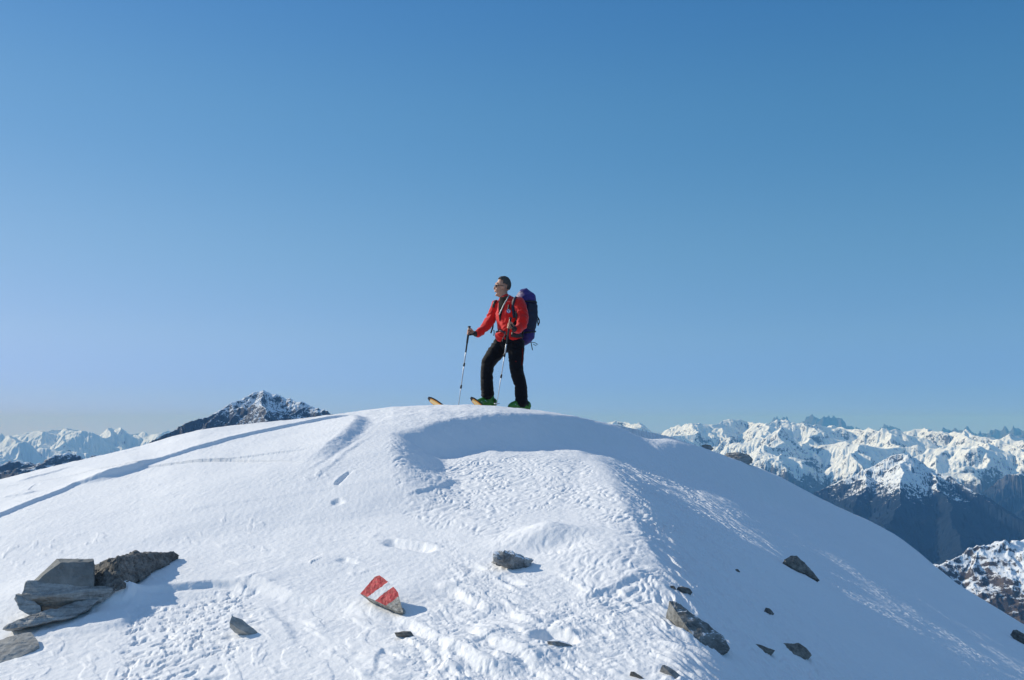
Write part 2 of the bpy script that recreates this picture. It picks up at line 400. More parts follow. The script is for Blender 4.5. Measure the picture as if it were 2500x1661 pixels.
# flakes of crust over the left and middle
lft = region([(-100,1200),(700,1100),(900,1200),(1100,1330),(1100,1480),(-100,1560)], 60)
fl = fbm(la*3.0+4, lb*9.0, 80, 3)
clus = sstep(.15, .5, fbm(X*.9+5, Y*.9, 83, 2))
Z += lft*.004*sstep(.40, .52, fl)*clus + lft*.0012*fbm(X*5, Y*7, 81, 3)
fa = 1-.72*sstep(1.3, 2.4, X)
Z += flank*fa*(.017*fbm(la*3+1, lb*14, 90, 4, .6) + .013*rip*sstep(-.3, .5, fbm(X, Y, 93, 2)) + .012*fbm(la*.7, lb*1.8, 92, 2)/fa)
top = region([(900,1000),(1500,1050),(1500,1080),(900,1070)], 14)
Z += top*.012*fbm(X*3, Y*2.5, 95, 4)
m0 = (R2 < 40)
Z += np.where(m0, .012*fbm(X*.9, Y*.9, 96, 3) + .0018*fbm(X*24, Y*24, 97, 2), 0)
Z, rm = sky_fix(Z, .75, 1.05, 10)
# ragged little crest edge
Z += np.where(R2 < 40, .006*fbm(X*5, Y*5, 98, 3)*np.exp(-((R2-rm[None])/1.0)**2), 0)
snow = snow_mat()
tag(link('snow_ground', grid_mesh('snow_ground', X, Y, Z, True), snow), kind='structure')

# ------------------------------------------------------------------ mountains and valley
def mount_mat(name, snowline, forest_top, rock=((.035,.04,.052),(.12,.125,.14)), cover=.5, scale=.004, grass=None):
    b = NB(name); g = b.n('ShaderNodeNewGeometry')
    sx = b.n('ShaderNodeSeparateXYZ'); b.l(g.outputs['Position'], sx.inputs[0]); z = sx.outputs['Z']
    sn = b.n('ShaderNodeSeparateXYZ'); b.l(g.outputs['Normal'], sn.inputs[0])
    n1 = b.noise(scale, 8, .68, g.outputs['Position'], .3); n2 = b.noise(scale*7, 7, .75, g.outputs['Position'])
    # snow where flat enough and high enough
    zz = b.math('MULTIPLY_ADD', b.math('SUBTRACT', z, snowline), .0045, 0.0)
    zz = b.math('MINIMUM', b.math('MAXIMUM', zz, -2.0), .35)
    f = b.math('ADD', b.math('MULTIPLY', sn.outputs['Z'], 1.5), zz)
    f = b.math('ADD', f, b.math('MULTIPLY', b.math('SUBTRACT', n1.outputs[0], .5), 1.7))
    f = b.math('ADD', f, b.math('MULTIPLY', b.math('SUBTRACT', n2.outputs[0], .5), 2.0))
    mr = b.n('ShaderNodeMapRange'); mr.inputs['From Min'].default_value = 1.52-cover; mr.inputs['From Max'].default_value = 1.70-cover; b.l(f, mr.inputs[0])
    rr = b.ramp(n2.outputs[0], [(.35, rock[0]), (.65, rock[1])])
    low = (.006, .012, .022) if grass is None else grass
    lowr = b.ramp(n2.outputs[0], [(.35, low), (.65, tuple(c*1.9 for c in low))])
    fm = b.n('ShaderNodeMapRange'); fm.inputs['From Min'].default_value = forest_top-120; fm.inputs['From Max'].default_value = forest_top+60
    b.l(b.math('MULTIPLY_ADD', b.math('SUBTRACT', n1.outputs[0], .5), 700.0, z), fm.inputs[0])
    m1 = b.n('ShaderNodeMix'); m1.data_type = 'RGBA'; b.l(fm.outputs[0], m1.inputs['Factor']); b.l(lowr.outputs[0], m1.inputs['A']); b.l(rr.outputs[0], m1.inputs['B'])
    m2 = b.n('ShaderNodeMix'); m2.data_type = 'RGBA'; b.l(mr.outputs[0], m2.inputs['Factor']); b.l(m1.outputs['Result'], m2.inputs['A']); m2.inputs['B'].default_value = (.80, .86, .95, 1)
    b.l(m2.outputs['Result'], b.b.inputs['Base Color']); b.b.inputs['Roughness'].default_value = .9; b.b.inputs['Specular IOR Level'].default_value = .1
    bp = b.bump(n2.outputs[0], .5, .12/scale*.25); b.l(bp.outputs[0], b.b.inputs['Normal'])
    return b.m
def W(u, v, d):
    r = ray(u, v); h = math.hypot(r[0], r[1]); return np.array([r[0], r[1], r[2]])*(d/h)
def spurs(crest, length, drop, rnd, n_sub=2, jitter=.35, every=1, back=False):
    out = []
    for i in range(0, len(crest), every):
        p = crest[i]; toc = -p[:2]/np.hypot(*p[:2])
        a = math.atan2(toc[1], toc[0]) + rnd.uniform(-jitter, jitter) + (math.pi if back else 0)
        L = length*rnd.uniform(.6, 1.25); k = 4; pts = [p]
        for j in range(k):
            a += rnd.uniform(-.3, .3)
            q = pts[-1] + np.array([math.cos(a)*L/k, math.sin(a)*L/k, -drop*rnd.uniform(.7, 1.2)/k*(L/length)])
            pts.append(q)
            if j < k-1 and n_sub:
                for sd in (-1, 1):
                    if rnd.random() < .75:
                        b = a + sd*rnd.uniform(.6, 1.2); l2 = L/k*rnd.uniform(.5, 1.0)
                        out.append([q, q+np.array([math.cos(b)*l2, math.sin(b)*l2, -drop/k*.75*rnd.uniform(.7, 1.3)])])
        out.append(pts)
    return out
def erode(H, cell, seed, n=26000, batches=7, steps=48, k=.28):
    rg = np.random.RandomState(seed); nr, nc = H.shape; h = H/cell; h0 = h.copy()
    for b_ in range(batches):
        x = rg.uniform(2, nc-3, n); y = rg.uniform(2, nr-3, n); dx = np.zeros(n); dy = np.zeros(n); vel = np.ones(n); wat = np.ones(n); sed = np.zeros(n); D = np.zeros_like(h)
        for s_ in range(steps):
            i = y.astype(int); j = x.astype(int); fx = x-j; fy = y-i
            a, b, c, d = h[i, j], h[i, j+1], h[i+1, j], h[i+1, j+1]
            gx = (b-a)*(1-fy)+(d-c)*fy; gy = (c-a)*(1-fx)+(d-b)*fx; z = a*(1-fx)*(1-fy)+b*fx*(1-fy)+c*(1-fx)*fy+d*fx*fy
            dx = dx*.15-gx*.85; dy = dy*.15-gy*.85; L = np.hypot(dx, dy)+1e-9; dx /= L; dy /= L
            x2 = np.clip(x+dx, 2, nc-3.01); y2 = np.clip(y+dy, 2, nr-3.01)
            i2 = y2.astype(int); j2 = x2.astype(int); ex = x2-j2; ey = y2-i2
            z2 = h[i2, j2]*(1-ex)*(1-ey)+h[i2, j2+1]*ex*(1-ey)+h[i2+1, j2]*(1-ex)*ey+h[i2+1, j2+1]*ex*ey
            dz = z2-z; cap = np.maximum(-dz, .01)*vel*wat*5.0
            dep = np.where(dz > 0, np.minimum(sed, dz), np.where(sed > cap, (sed-cap)*.25, -np.minimum((cap-sed)*k, np.maximum(-dz, 0)*.6)))
            sed = sed-dep
            for (p, q, wgt) in ((i, j, (1-fx)*(1-fy)), (i, j+1, fx*(1-fy)), (i+1, j, (1-fx)*fy), (i+1, j+1, fx*fy)): 
                D += np.bincount(p*nc+q, weights=dep*wgt, minlength=nr*nc).reshape(nr, nc) if s_ % 2 == 0 else 0
            vel = np.sqrt(np.maximum(vel*vel-dz*1.5, .05)); vel = np.minimum(vel, 4); wat *= .975; x, y = x2, y2
        D = np.clip(D*1.6, -1.5, .6)
        D = (4*D+np.roll(D, 1, 0)+np.roll(D, -1, 0)+np.roll(D, 1, 1)+np.roll(D, -1, 1))/8
        for _ in range(2): D = (2*D+np.roll(D, 1, 0)+np.roll(D, -1, 0)+np.roll(D, 1, 1)+np.roll(D, -1, 1))/6
        h = h+D*1.15
    return h*cell
def mountain(name, lines, u0, u1, d0, d1, nc, nr, slope, floor, mat, namp, nscale, seed, warp=.25, power=1.0, fine=.5, ero=0):
    a0 = azT(u0, HOR)[0]; a1 = azT(u1, HOR)[0]
    A, D = np.meshgrid(np.linspace(a0, a1, nc), np.linspace(d0, d1, nr))
    x = D*np.sin(A); y = D*np.cos(A); s = nscale
    wx = x + warp*s*fbm(x/s, y/s, seed+1, 4); wy = y + warp*s*fbm(x/s+7, y/s+3, seed+2, 4)
    H = np.full(x.shape, -1e9)
    for ln in lines:
        for p, q in zip(ln[:-1], ln[1:]):
            d = (q-p)[:2]; l2 = (d**2).sum()+1e-6
            t = np.clip(((wx-p[0])*d[0]+(wy-p[1])*d[1])/l2, 0, 1)
            ds = np.hypot(wx-p[0]-t*d[0], wy-p[1]-t*d[1])
            H = np.maximum(H, p[2]+t*(q[2]-p[2]) - slope*ds**power)
    rg = ridged(x/s*1.3, y/s*1.3, seed+5, 6, .55)
    fade = 1.0
    H = H + namp*(rg-1.25)*fade + namp*.30*(ridged(x/s*6, y/s*6, seed+9, 4, .6)-1.2)*fine
    if ero: H = erode(H, (d1-d0)/nr, seed, batches=ero)
    H = np.maximum(H, floor + 40*fbm(x/s, y/s, seed, 3))
    edge = np.minimum(np.arange(nr)[:, None], (nr-1-np.arange(nr))[:, None])/8.0
    H = np.where(edge < 1, floor-100+(H-floor+100)*edge, H)
    return tag(link(name, grid_mesh(name, x, y, H), mat), kind='structure')
def line(pts, d, jit=0, rnd=None):
    out = []
    for i, (u, v) in enumerate(pts):
        dd = d if not callable(d) else d(u)
        if rnd: dd += rnd.uniform(-jit, jit)
        out.append(W(u, v, dd))
    return out
rn = random.Random(11)
cr = line([(1380,1060),(1440,1052),(1495,1031),(1552,1023),(1597,1049),(1637,1051),(1699,1031),(1757,1026),(1788,1023),(1850,1031),(1895,1036),(1939,1026),(1975,1038),(2028,1042),(2095,1047),(2162,1047),(2206,1053),(2251,1040),(2282,1053),(2318,1058),(2353,1051),(2407,1062),(2455,1076),(2482,1064),(2540,1069),(2620,1060)], 17000, 900, rn)
lines = [cr] + spurs(cr, 4200, 1150, rn, 2, .35)
near_cr = line([(1877,1043),(1890,1070),(1905,1100),(1925,1150),(1935,1200)], lambda u: 14500-(u-1877)*30)
lines += [near_cr] + spurs(near_cr, 900, 420, rn, 1, .9)
mid = line([(2010,1085),(2080,1078),(2150,1086),(2230,1092),(2320,1088),(2400,1098),(2470,1104),(2560,1100)], 14500, 500, rn)
lines += [mid] + spurs(mid, 2400, 700, rn, 2, .5)
mountain('snowy_mountain_range', lines, 1330, 2640, 10500, 19500, 900, 620, .62, -1750, mount_mat('mountain_snow', -620, -900, cover=.44), 50, 1200, 21, fine=.45, ero=3)
dol = line([(1800,1060),(1855,1036),(1873,1027),(1895,1020),(1930,1017),(1955,1026),(1970,1036),(1979,1022),(2000,1025),(2019,1017),(2042,1028),(2068,1038),(2086,1046),(2135,1040),(2166,1039),(2206,1049),(2250,1054),(2313,1049),(2371,1049),(2400,1056),(2429,1046),(2464,1048),(2500,1049),(2560,1045),(2640,1052)], 36000, 800, rn)
mountain('far_rocky_peaks', [dol]+spurs(dol, 2600, 900, rn, 1, .4), 1760, 2660, 31000, 38000, 700, 200, 1.1, -1500, mount_mat('far_rock', 900, -2500, cover=.1, scale=.002), 230, 1500, 31)
py = W(2211,1108,9000); 
L1 = [py, W(2181,1110,8950), W(2122,1139,8900), W(2066,1165,8800), W(1992,1202,8700), W(1900,1265,8500)]
L2 = [py, W(2225,1117,8980), W(2270,1143,8900), W(2325,1165,8800), W(2381,1202,8600), W(2455,1248,8400), W(2520,1285,8200), W(2620,1340,8000)]
L3 = [py, W(2205,1150,8500), W(2190,1215,7900), W(2170,1300,7200), W(2150,1400,6500)]
L4 = [W(2270,1143,8900), W(2300,1200,8300), W(2330,1270,7700), W(2360,1350,7000)]
L5 = [W(2122,1139,8900), W(2100,1200,8300), W(2060,1290,7500)]
sub = []
for L in (L1[1:], L2): sub += spurs(L[1:], 900, 560, rn, 0, .3)
pl = mountain('pyramid_mountain', [L1, L2, L3, L4, L5]+sub, 1800, 2640, 5200, 10800, 800, 620, .66, -1550, mount_mat('mountain_forest', -470, -400, cover=.30, scale=.006), 15, 420, 41, .10, fine=.8, ero=2)
rr_ = line([(2330,1225),(2381,1200),(2430,1172),(2471,1154),(2520,1160),(2600,1150)], 11500)
mountain('forested_ridge', [rr_]+spurs(rr_, 1800, 700, rn, 2, .6), 2280, 2640, 8800, 12500, 400, 300, .6, -1600, mount_mat('ridge_forest', -420, -560, cover=.36, scale=.005), 40, 600, 51, ero=2)
bh = [W(2190,1390,3700), W(2273,1372,3800), W(2362,1355,3900), W(2418,1333,3950), W(2455,1318,4000), W(2500,1305,4050), W(2600,1275,4150)]
bs = []
for p in bh[1:]: bs += spurs([p], 1000, 560, rn, 1, .25)
mountain('brown_slope', [bh]+bs, 2130, 2660, 2300, 4500, 520, 420, .52, -1600, mount_mat('slope_brown', -560, -2500, ((.05,.042,.038),(.13,.105,.09)), .12, .006, (.07,.055,.045)), 16, 300, 61, .15, fine=.8, ero=0)
pk = [W(830,1028,4600), W(812,1014,4650), W(778,993,4700), W(747,985,4750), W(709,976,4800), W(686,967,4850), W(656,954,4900), W(637,950,4900), W(618,958,4880), W(595,970,4850), W(561,983,4800), W(534,1002,4750), W(496,1019,4700), W(446,1040,4650), W(400,1061,4600), W(366,1076,4550), W(300,1110,4450)]
fr = [W(637,950,4900), W(640,990,4600), W(650,1040,4300), W(660,1120,3900)]
psp = spurs(pk[1:-1], 500, 300, rn, 1, .5)
mountain('dark_rocky_peak', [pk, fr]+psp, 240, 930, 3700, 5300, 700, 380, .85, -900, mount_mat('peak_rock', 60, -2500, ((.03,.032,.04),(.12,.12,.125)), .32, .016), 8, 170, 71, .10, fine=.9, ero=1)
lr = line([(-120,1070),(-60,1060),(0,1059),(34,1053),(65,1057),(111,1052),(153,1048),(183,1050),(229,1061),(267,1052),(290,1044),(317,1043),(328,1052),(351,1050),(374,1059),(416,1053),(480,1056),(560,1060)], 15000, 700, rn)
lm = line([(-60,1100),(20,1092),(80,1084),(120,1080),(190,1088),(240,1100)], 12500, 300, rn)
mountain('snowy_left_range', [lr, lm]+spurs(lr, 3600, 1100, rn, 1, .45)+spurs(lm, 1500, 600, rn, 1, .5), -160, 640, 9500, 17000, 620, 480, .62, -1700, mount_mat('left_snow', -700, -1500, cover=.72), 45, 1200, 81, ero=2)
lo = [W(-90,1150,5200), W(0,1130,5300), W(34,1128,5300), W(76,1140,5300), W(99,1127,5250), W(133,1108,5200), W(164,1106,5200), W(206,1116,5200), W(244,1110,5200), W(282,1104,5200), W(340,1096,5200), W(420,1090,5200)]
mountain('dark_foothills', [lo]+spurs(lo, 700, 350, rn, 1, .4), -160, 560, 3900, 5900, 560, 260, .6, -1200, mount_mat('hill_rock', -130, -2500, ((.03,.032,.04),(.12,.12,.125)), .42, .014), 20, 260, 91)
vm = mount_mat('valley_forest', 900, 900, cover=-.4)
a_, d_ = np.meshgrid(np.linspace(0, 2*math.pi, 97)[:-1], np.array([100., 1500, 4000, 9000, 18000, 30000, 42000]))
tag(link('valley_ground', grid_mesh('valley_ground', d_*np.sin(a_), d_*np.cos(a_), -1760+0*a_+60*fbm(d_*np.sin(a_)/4000, d_*np.cos(a_)/4000, 5), True), vm), kind='structure')
# clear-day haze in the air
bm = bmesh.new(); bmesh.ops.create_cube(bm, size=1)
for v_ in bm.verts: v_.co = Vector((v_.co.x*90000, v_.co.y*90000, -2000 if v_.co.z < 0 else 580))
hm = bpy.data.meshes.new('haze'); bm.to_mesh(hm); bm.free()
hb = bpy.data.materials.new('haze'); hb.use_nodes = True; t_ = hb.node_tree; t_.nodes.clear()
pv = t_.nodes.new('ShaderNodeVolumePrincipled'); ho = t_.nodes.new('ShaderNodeOutputMaterial')
pv.inputs['Color'].default_value = (.15, .45, 1.0, 1); pv.inputs['Absorption Color'].default_value = (.80, .90, 1, 1); pv.inputs['Density'].default_value = HAZE
t_.links.new(pv.outputs[0], ho.inputs['Volume'])
tag(link('haze', hm, hb), kind='stuff')
#@@ENDM@@

# ------------------------------------------------------------------ stones
def hull_rock(name, pts, mat, label, cell=.02, amp=.008, freq=14, strat=0.0, group=None, smooth=False, cat='rock', seed=0):
    """closed stone from its corner points (world), broken up by fracture noise"""
    c = sum((Vector(p) for p in pts), Vector())/len(pts)
    bm = bmesh.new()
    for p in pts: bm.verts.new(Vector(p)-c)
    r_ = bmesh.ops.convex_hull(bm, input=bm.verts)
    bmesh.ops.delete(bm, geom=[g for g in r_['geom_unused'] if isinstance(g, bmesh.types.BMVert)], context='VERTS')
    for k in range(7):
        es = [e for e in bm.edges if e.calc_length() > cell]
        if not es or len(bm.verts) > 14000: break
        bmesh.ops.subdivide_edges(bm, edges=es, cuts=1)
        bmesh.ops.triangulate(bm, faces=bm.faces)
    bm.normal_update()
    off = Vector((seed*3.1, seed*1.7, seed*.9))
    for v in bm.verts:
        p = v.co; q = (p+off)*freq
        n = mnoise.fractal(q, 1.0, 2.1, 4)*.55 + .8*(mnoise.noise(q*.45)) + .35*mnoise.cell(q*1.4)
        n += strat*math.copysign(abs(math.sin(p.z*freq*5+2*mnoise.noise(q*.3)))**.5, 1)
        v.co = p + v.normal*amp*n + Vector((0, 0, amp*.3*mnoise.noise(q*2)))
    me = bpy.data.meshes.new(name); bm.to_mesh(me); bm.free()
    me.polygons.foreach_set('use_smooth', np.full(len(me.polygons), smooth))
    o = link(name, me, mat); o.location = c
    return tag(o, label, cat, group)
def at(u, v, lift=0, away=0):        # world point seen at (u,v): on the ground, or moved away from / above it
    p = P(u, v); k = (np.hypot(p[0], p[1])+away)/np.hypot(p[0], p[1])
    return p*k + np.array([0, 0, lift])
def dist_pt(u, v, d): return W(u, v, d)
def slab(outline, d0, tilt=55, thick=.06, bulge=.0, taper=.85, dn=(0, 0)):
    """corner points of a stone: visible outline lying on a plane through its centre, and a buried back"""
    us = [p[0] for p in outline]; vs = [p[1] for p in outline]
    c = W(sum(us)/len(us), sum(vs)/len(vs), d0)
    n = np.array([dn[0], -math.cos(R(tilt)), math.sin(R(tilt))]); n = n/np.linalg.norm(n)
    f = []
    for u, v in outline:
        r = ray(u, v); t = (c@n)/(r@n); f.append(r*t)
    back = [c + (p-c)*taper - n*thick for p in f]
    pts = f+back
    if bulge: pts.append(c+n*bulge)
    return pts
def gd(u, v): 
    p = P(u, v); return math.hypot(p[0], p[1])
R_grey = rock_mat('stone_grey', (.10,.10,.10), (.42,.42,.41), scale=8)
R_slab = rock_mat('stone_slab', (.13,.135,.13), (.27,.28,.27), scale=5, bump=.35)
R_dark = rock_mat('stone_dark', (.035,.034,.032), (.28,.265,.24), scale=16)
R_lay = rock_mat('stone_layered', (.10,.10,.095), (.58,.57,.54), layered=True, scale=7)
R_snowy = rock_mat('stone_snowy', (.09,.09,.09), (.42,.42,.41), snowy=.42, scale=14)
R_pale = rock_mat('stone_pale', (.22,.215,.20), (.50,.49,.46), scale=22, bump=.6)
R_brown = rock_mat('stone_brown', (.06,.056,.048), (.34,.31,.27), scale=14)
R_longs = rock_mat('stone_long', (.07,.07,.065), (.36,.36,.34), snowy=.12, scale=12)

def wedge(front, top, d, dtop, depth, seed=0):
    """block: front corners at range d, top back corners at range dtop, buried back"""
    pts = [W(u, v, dd) for (u, v, dd) in front] + [W(u, v, dd) for (u, v, dd) in top]
    return pts
# outcrop on the left
g0 = gd(150, 1500)
print('outcrop range', g0, gd(330, 1420), gd(930, 1500), gd(1260, 1395), gd(1700, 1590))
D = g0; DB = gd(310, 1432)
hull_rock('rock', [W(73,1432,D-.02), W(95,1436,D-.03), W(148,1374,D+.02), W(225,1371,D+.06), W(230,1412,D-.0), W(228,1440,D-.02), W(120,1455,D-.05),
                   W(75,1426,D+.10), W(138,1363,D+.16), W(228,1365,D+.2), W(230,1440,D+.2), W(85,1450,D+.12)], R_slab,
          'smooth grey stone slab leaning on top of the outcrop at the left, its edge sunlit', .014, .007, 14, seed=1)
def Gp(u, v, off=0): return W(u, v, gd(u, v)+off)
def Tp(u, v, vb, off=.05): return W(u, v, gd(u, vb)+off)
hull_rock('rock', [Gp(226,1442,.0), Gp(262,1452,-.03), Gp(300,1436,-.03), Gp(332,1418,-.02), Gp(372,1398,-.02), Gp(412,1377,-.02), Gp(436,1364,.0),
                   Tp(226,1380,1432,.02), Tp(285,1360,1425,.10), Tp(340,1351,1405,.10), Tp(395,1349,1385,.08), Tp(424,1347,1372,.05), Tp(438,1355,1366,.03),
                   Gp(240,1452,.25), Gp(330,1420,.3)], R_dark,
          'rough dark brown craggy boulder running right from the leaning slab of the outcrop', .016, .018, 22, seed=2)
hull_rock('rock', [W(66,1418,D+.0), W(52,1450,D-.02), W(60,1470,D-.04), Gp(103,1496,-.05), W(106,1455,D-.10), W(115,1446,D-.06), W(180,1450,D-.04), Tp(262,1434,1452,.0), Tp(282,1440,1450,.0),
                   Gp(250,1466,-.02), Gp(180,1486,-.03), W(68,1440,D+.2), Gp(240,1470,.25), Gp(90,1495,.2)], R_lay,
          'layered grey block carrying the leaning slab at the left outcrop', .014, .009, 12, strat=.5, seed=3)
hull_rock('rock', [W(38,1452,D-.02), W(36,1462,D-.03), W(48,1488,D-.09), W(72,1502,D-.13), W(100,1497,D-.13), W(98,1480,D-.1), W(60,1455,D-.02), W(45,1450,D+.1), W(100,1500,D+.05)], R_lay,
          'small rounded layered stone at the lower left corner of the outcrop block', .014, .006, 16, strat=.4, seed=4)
hull_rock('rock', [W(12,1531,D-.24), W(8,1536,D-.26), W(50,1532,D-.27), W(110,1518,D-.24), W(180,1505,D-.2), W(215,1485,D-.14), W(242,1462,D-.06), W(215,1463,D-.03), W(150,1483,D-.10),
                   W(90,1500,D-.16), W(50,1513,D-.2), W(30,1540,D-.1), W(200,1500,D-.0)], R_lay,
          'long low ledge of layered rock lying in front of the left outcrop', .014, .008, 20, strat=.5, seed=5)
D2 = gd(50, 1608)
def rock(outline, mat, label, tilt=60, thick=.07, amp=.006, freq=22, dn=(0, 0), fd=0, bulge=.01, cell=.013, seed=0, v=None, taper=.9, strat=0):
    uu = sum(p[0] for p in outline)/len(outline); vb = v if v else max(p[1] for p in outline)
    d = gd(uu, vb)+fd
    return hull_rock('rock', slab(outline, d, tilt, thick, bulge, taper, dn), mat, label, cell, amp, freq, seed=seed, strat=strat)
rock([(-30,1572),(20,1556),(60,1545),(76,1544),(92,1562),(96,1578),(50,1603),(0,1618),(-30,1618)], R_pale, 'flat speckled grey stone cut by the lower left edge of the photo', 72, .12, .004, 20, (.0, 0), 0, .01, .014, seed=6, v=1590)
rock([(566,1502),(560,1520),(575,1533),(600,1545),(636,1553),(622,1538),(590,1512)], R_pale, 'small pointed pale stone with a dark lower face, below the left drift', 40, .05, dn=(.35,0), seed=7, amp=.004)
rock([(963,1545),(985,1541),(1003,1541),(1015,1556),(998,1551)], R_dark, 'thin dark flake of stone just below the painted rock', 45, .03, seed=8, amp=.003)
rock([(1211,1356),(1218,1348),(1236,1350),(1275,1352),(1300,1362),(1304,1370),(1290,1382),(1263,1393),(1240,1382),(1213,1368)], R_snowy, 'craggy grey boulder dusted with snow, casting a long shadow in the middle of the slope', 22, .20, .026, 13, (.1,0), .04, .03, .010, seed=9)
rock([(1336,1566),(1352,1560),(1375,1566),(1396,1576),(1372,1577),(1348,1573)], R_snowy, 'half buried dark stone lying in a scoured hollow right of the drift ridges', 50, .05, seed=10, amp=.004)
rock([(1634,1468),(1648,1468),(1670,1484),(1700,1508),(1742,1535),(1765,1552),(1782,1584),(1775,1592),(1760,1595),(1728,1586),(1705,1568),(1690,1543),(1665,1515)], R_longs, 'long grey stone with a snow covered middle, largest stone on the shaded right slope', 62, .08, .006, 18, (.3,0), .02, .012, seed=11, v=1560)
rock([(1914,1366),(1930,1358),(1945,1358),(1962,1372),(1984,1395),(2001,1417),(1970,1398),(1935,1386),(1922,1376)], R_brown, 'dark brown triangular stone tapering to a point, alone high on the shaded right slope', 50, .08, seed=12, dn=(.35,0), v=1395, amp=.006)
rock([(1655,1433),(1668,1432),(1685,1438),(1691,1447),(1675,1446)], R_dark, 'small dark stone in the shade above the long grey stone', 50, .04, seed=13, dn=(.3,0), amp=.003)
rock([(1885,1578),(1902,1571),(1950,1570),(1968,1582),(1982,1600),(1970,1607),(1940,1598),(1905,1586)], R_brown, 'flat brownish stone with a domed top in the shaded lower right slope', 55, .06, seed=14, dn=(.3,0), v=1592, amp=.004)
rock([(1844,1573),(1862,1577),(1892,1588),(1885,1594),(1862,1587)], R_brown, 'small brown stone left of the flat domed one on the lower right slope', 55, .05, seed=15, dn=(.3,0), amp=.003)
rock([(1616,1624),(1622,1622),(1650,1640),(1680,1668),(1660,1668)], R_grey, 'narrow grey stone sticking up at the bottom edge of the photo', 50, .05, seed=16, dn=(.3,0), v=1650, amp=.004)
rock([(1540,1640),(1548,1640),(1590,1668),(1575,1670)], R_dark, 'thin black stone edge at the bottom, left of the narrow grey stone', 50, .04, seed=17, dn=(.2,0), v=1655, amp=.003)
rock([(1870,1484),(1878,1486),(1890,1499),(1880,1497)], R_dark, 'tiny dark stone chip in the middle of the shaded slope', 50, .03, seed=18, dn=(.3,0), amp=.002)
rock([(1637,1430),(1643,1430),(1651,1438),(1646,1438)], R_dark, 'tiny dark chip beside the small stone above the long grey stone', 50, .02, seed=19, dn=(.3,0), amp=.001)
rock([(1796,1390),(1800,1390),(1807,1396),(1801,1395)], R_dark, 'tiniest dark chip, left of the triangular stone on the shaded slope', 50, .02, seed=20, dn=(.3,0), amp=.001)
def crest_d(u): 
    a = azT(u, HOR)[0]; return float(np.interp(a, az_f, rm[:NF]))
dd = crest_d(1800)
hull_rock('rock', [W(1764,1112,dd), W(1775,1104,dd+.05), W(1810,1105,dd+.1), W(1828,1111,dd+.1), W(1838,1122,dd+.1), W(1836,1130,dd), W(1820,1136,dd-.05), W(1790,1122,dd-.08), W(1764,1118,dd-.05), W(1800,1130,dd+.4), W(1830,1130,dd+.4)], R_lay,
          'rounded grey boulder on the right skyline in front of the far mountains', .02, .012, 12, seed=21)
dd = crest_d(1730)
hull_rock('rock', [W(1712,1087,dd), W(1722,1085,dd+.05), W(1735,1088,dd+.1), W(1742,1096,dd), W(1736,1100,dd-.05), W(1715,1092,dd-.05), W(1730,1098,dd+.25)], R_grey,
          'small low stone on the right skyline, up the ridge from the rounded boulder', .015, .008, 16, seed=22)
rock([(2474,1538),(2484,1538),(2520,1560),(2520,1572),(2490,1553)], R_dark, 'dark stone cut off by the right edge of the photo', 50, .08, seed=23, dn=(.3,0), amp=.006)

# waymark stone with painted red-white-red bands
b = NB('painted_stone'); tc_ = b.n('ShaderNodeTexCoord'); Pp = tc_.outputs['Object']
DM = gd(955, 1490)+.03
MO = [(914,1409),(926,1405),(940,1414),(960,1433),(972,1447),(975,1465),(984,1495),(972,1493),(950,1482),(938,1473),(928,1464),(907,1456),(880,1450),(893,1440)]
mp_ = slab(MO, DM, 55, .07, 0, .72, (-.32, 0))
cm = sum((Vector(p) for p in mp_), Vector())/len(mp_)
A_ = Vector(mp_[1])-cm; B_ = Vector(mp_[4])-cm; ax = (B_-A_).normalized()
vm_ = b.n('ShaderNodeVectorMath'); vm_.operation = 'DOT_PRODUCT'; b.l(Pp, vm_.inputs[0]); vm_.inputs[1].default_value = ax
nz = b.noise(60, 3, .6, Pp)
tt = b.math('ADD', b.math('DIVIDE', b.math('SUBTRACT', vm_.outputs['Value'], A_.dot(ax)), (B_-A_).length), b.math('MULTIPLY', b.math('SUBTRACT', nz.outputs[0], .5), .09))
n1 = b.noise(40, 6, .65, Pp)
red = b.ramp(n1.outputs[0], [(.40, (.36, .012, .018)), (.58, (.66, .035, .045)), (.70, (.70, .16, .15))])
wht = b.ramp(n1.outputs[0], [(.3, (.75, .75, .75)), (.7, (.85, .85, .85))])
stn = b.ramp(n1.outputs[0], [(.38, (.12, .115, .10)), (.62, (.45, .44, .40))])
def band(lo, hi):
    a_ = b.math('GREATER_THAN', tt, lo); c_2 = b.math('LESS_THAN', tt, hi); return b.math('MULTIPLY', a_, c_2)
def mixc(f, a_, c_2):
    m = b.n('ShaderNodeMix'); m.data_type = 'RGBA'; b.l(f, m.inputs['Factor']); b.l(a_, m.inputs['A']); b.l(c_2, m.inputs['B']); return m.outputs['Result']
gN = b.n('ShaderNodeNewGeometry'); sN = b.n('ShaderNodeVectorMath'); sN.operation = 'DOT_PRODUCT'; b.l(gN.outputs['Normal'], sN.inputs[0]); sN.inputs[1].default_value = (-.30, -.55, .78)
facef = b.math('GREATER_THAN', sN.outputs['Value'], .35)
c1 = mixc(b.math('MULTIPLY', facef, band(-.06, .42)), stn.outputs[0], red.outputs[0])
c1 = mixc(b.math('MULTIPLY', facef, band(.42, .70)), c1, wht.outputs[0])
c1 = mixc(b.math('MULTIPLY', facef, band(.70, 1.12)), c1, red.outputs[0])
b.l(c1, b.b.inputs['Base Color']); b.b.inputs['Roughness'].default_value = .6
bp_ = b.bump(n1.outputs[0], .6, .006); b.l(bp_.outputs[0], b.b.inputs['Normal'])
hull_rock('marker_rock', mp_, b.m, 'stone painted with red, white and red trail bands, upright in the foreground snow', .007, .0022, 30, seed=24)
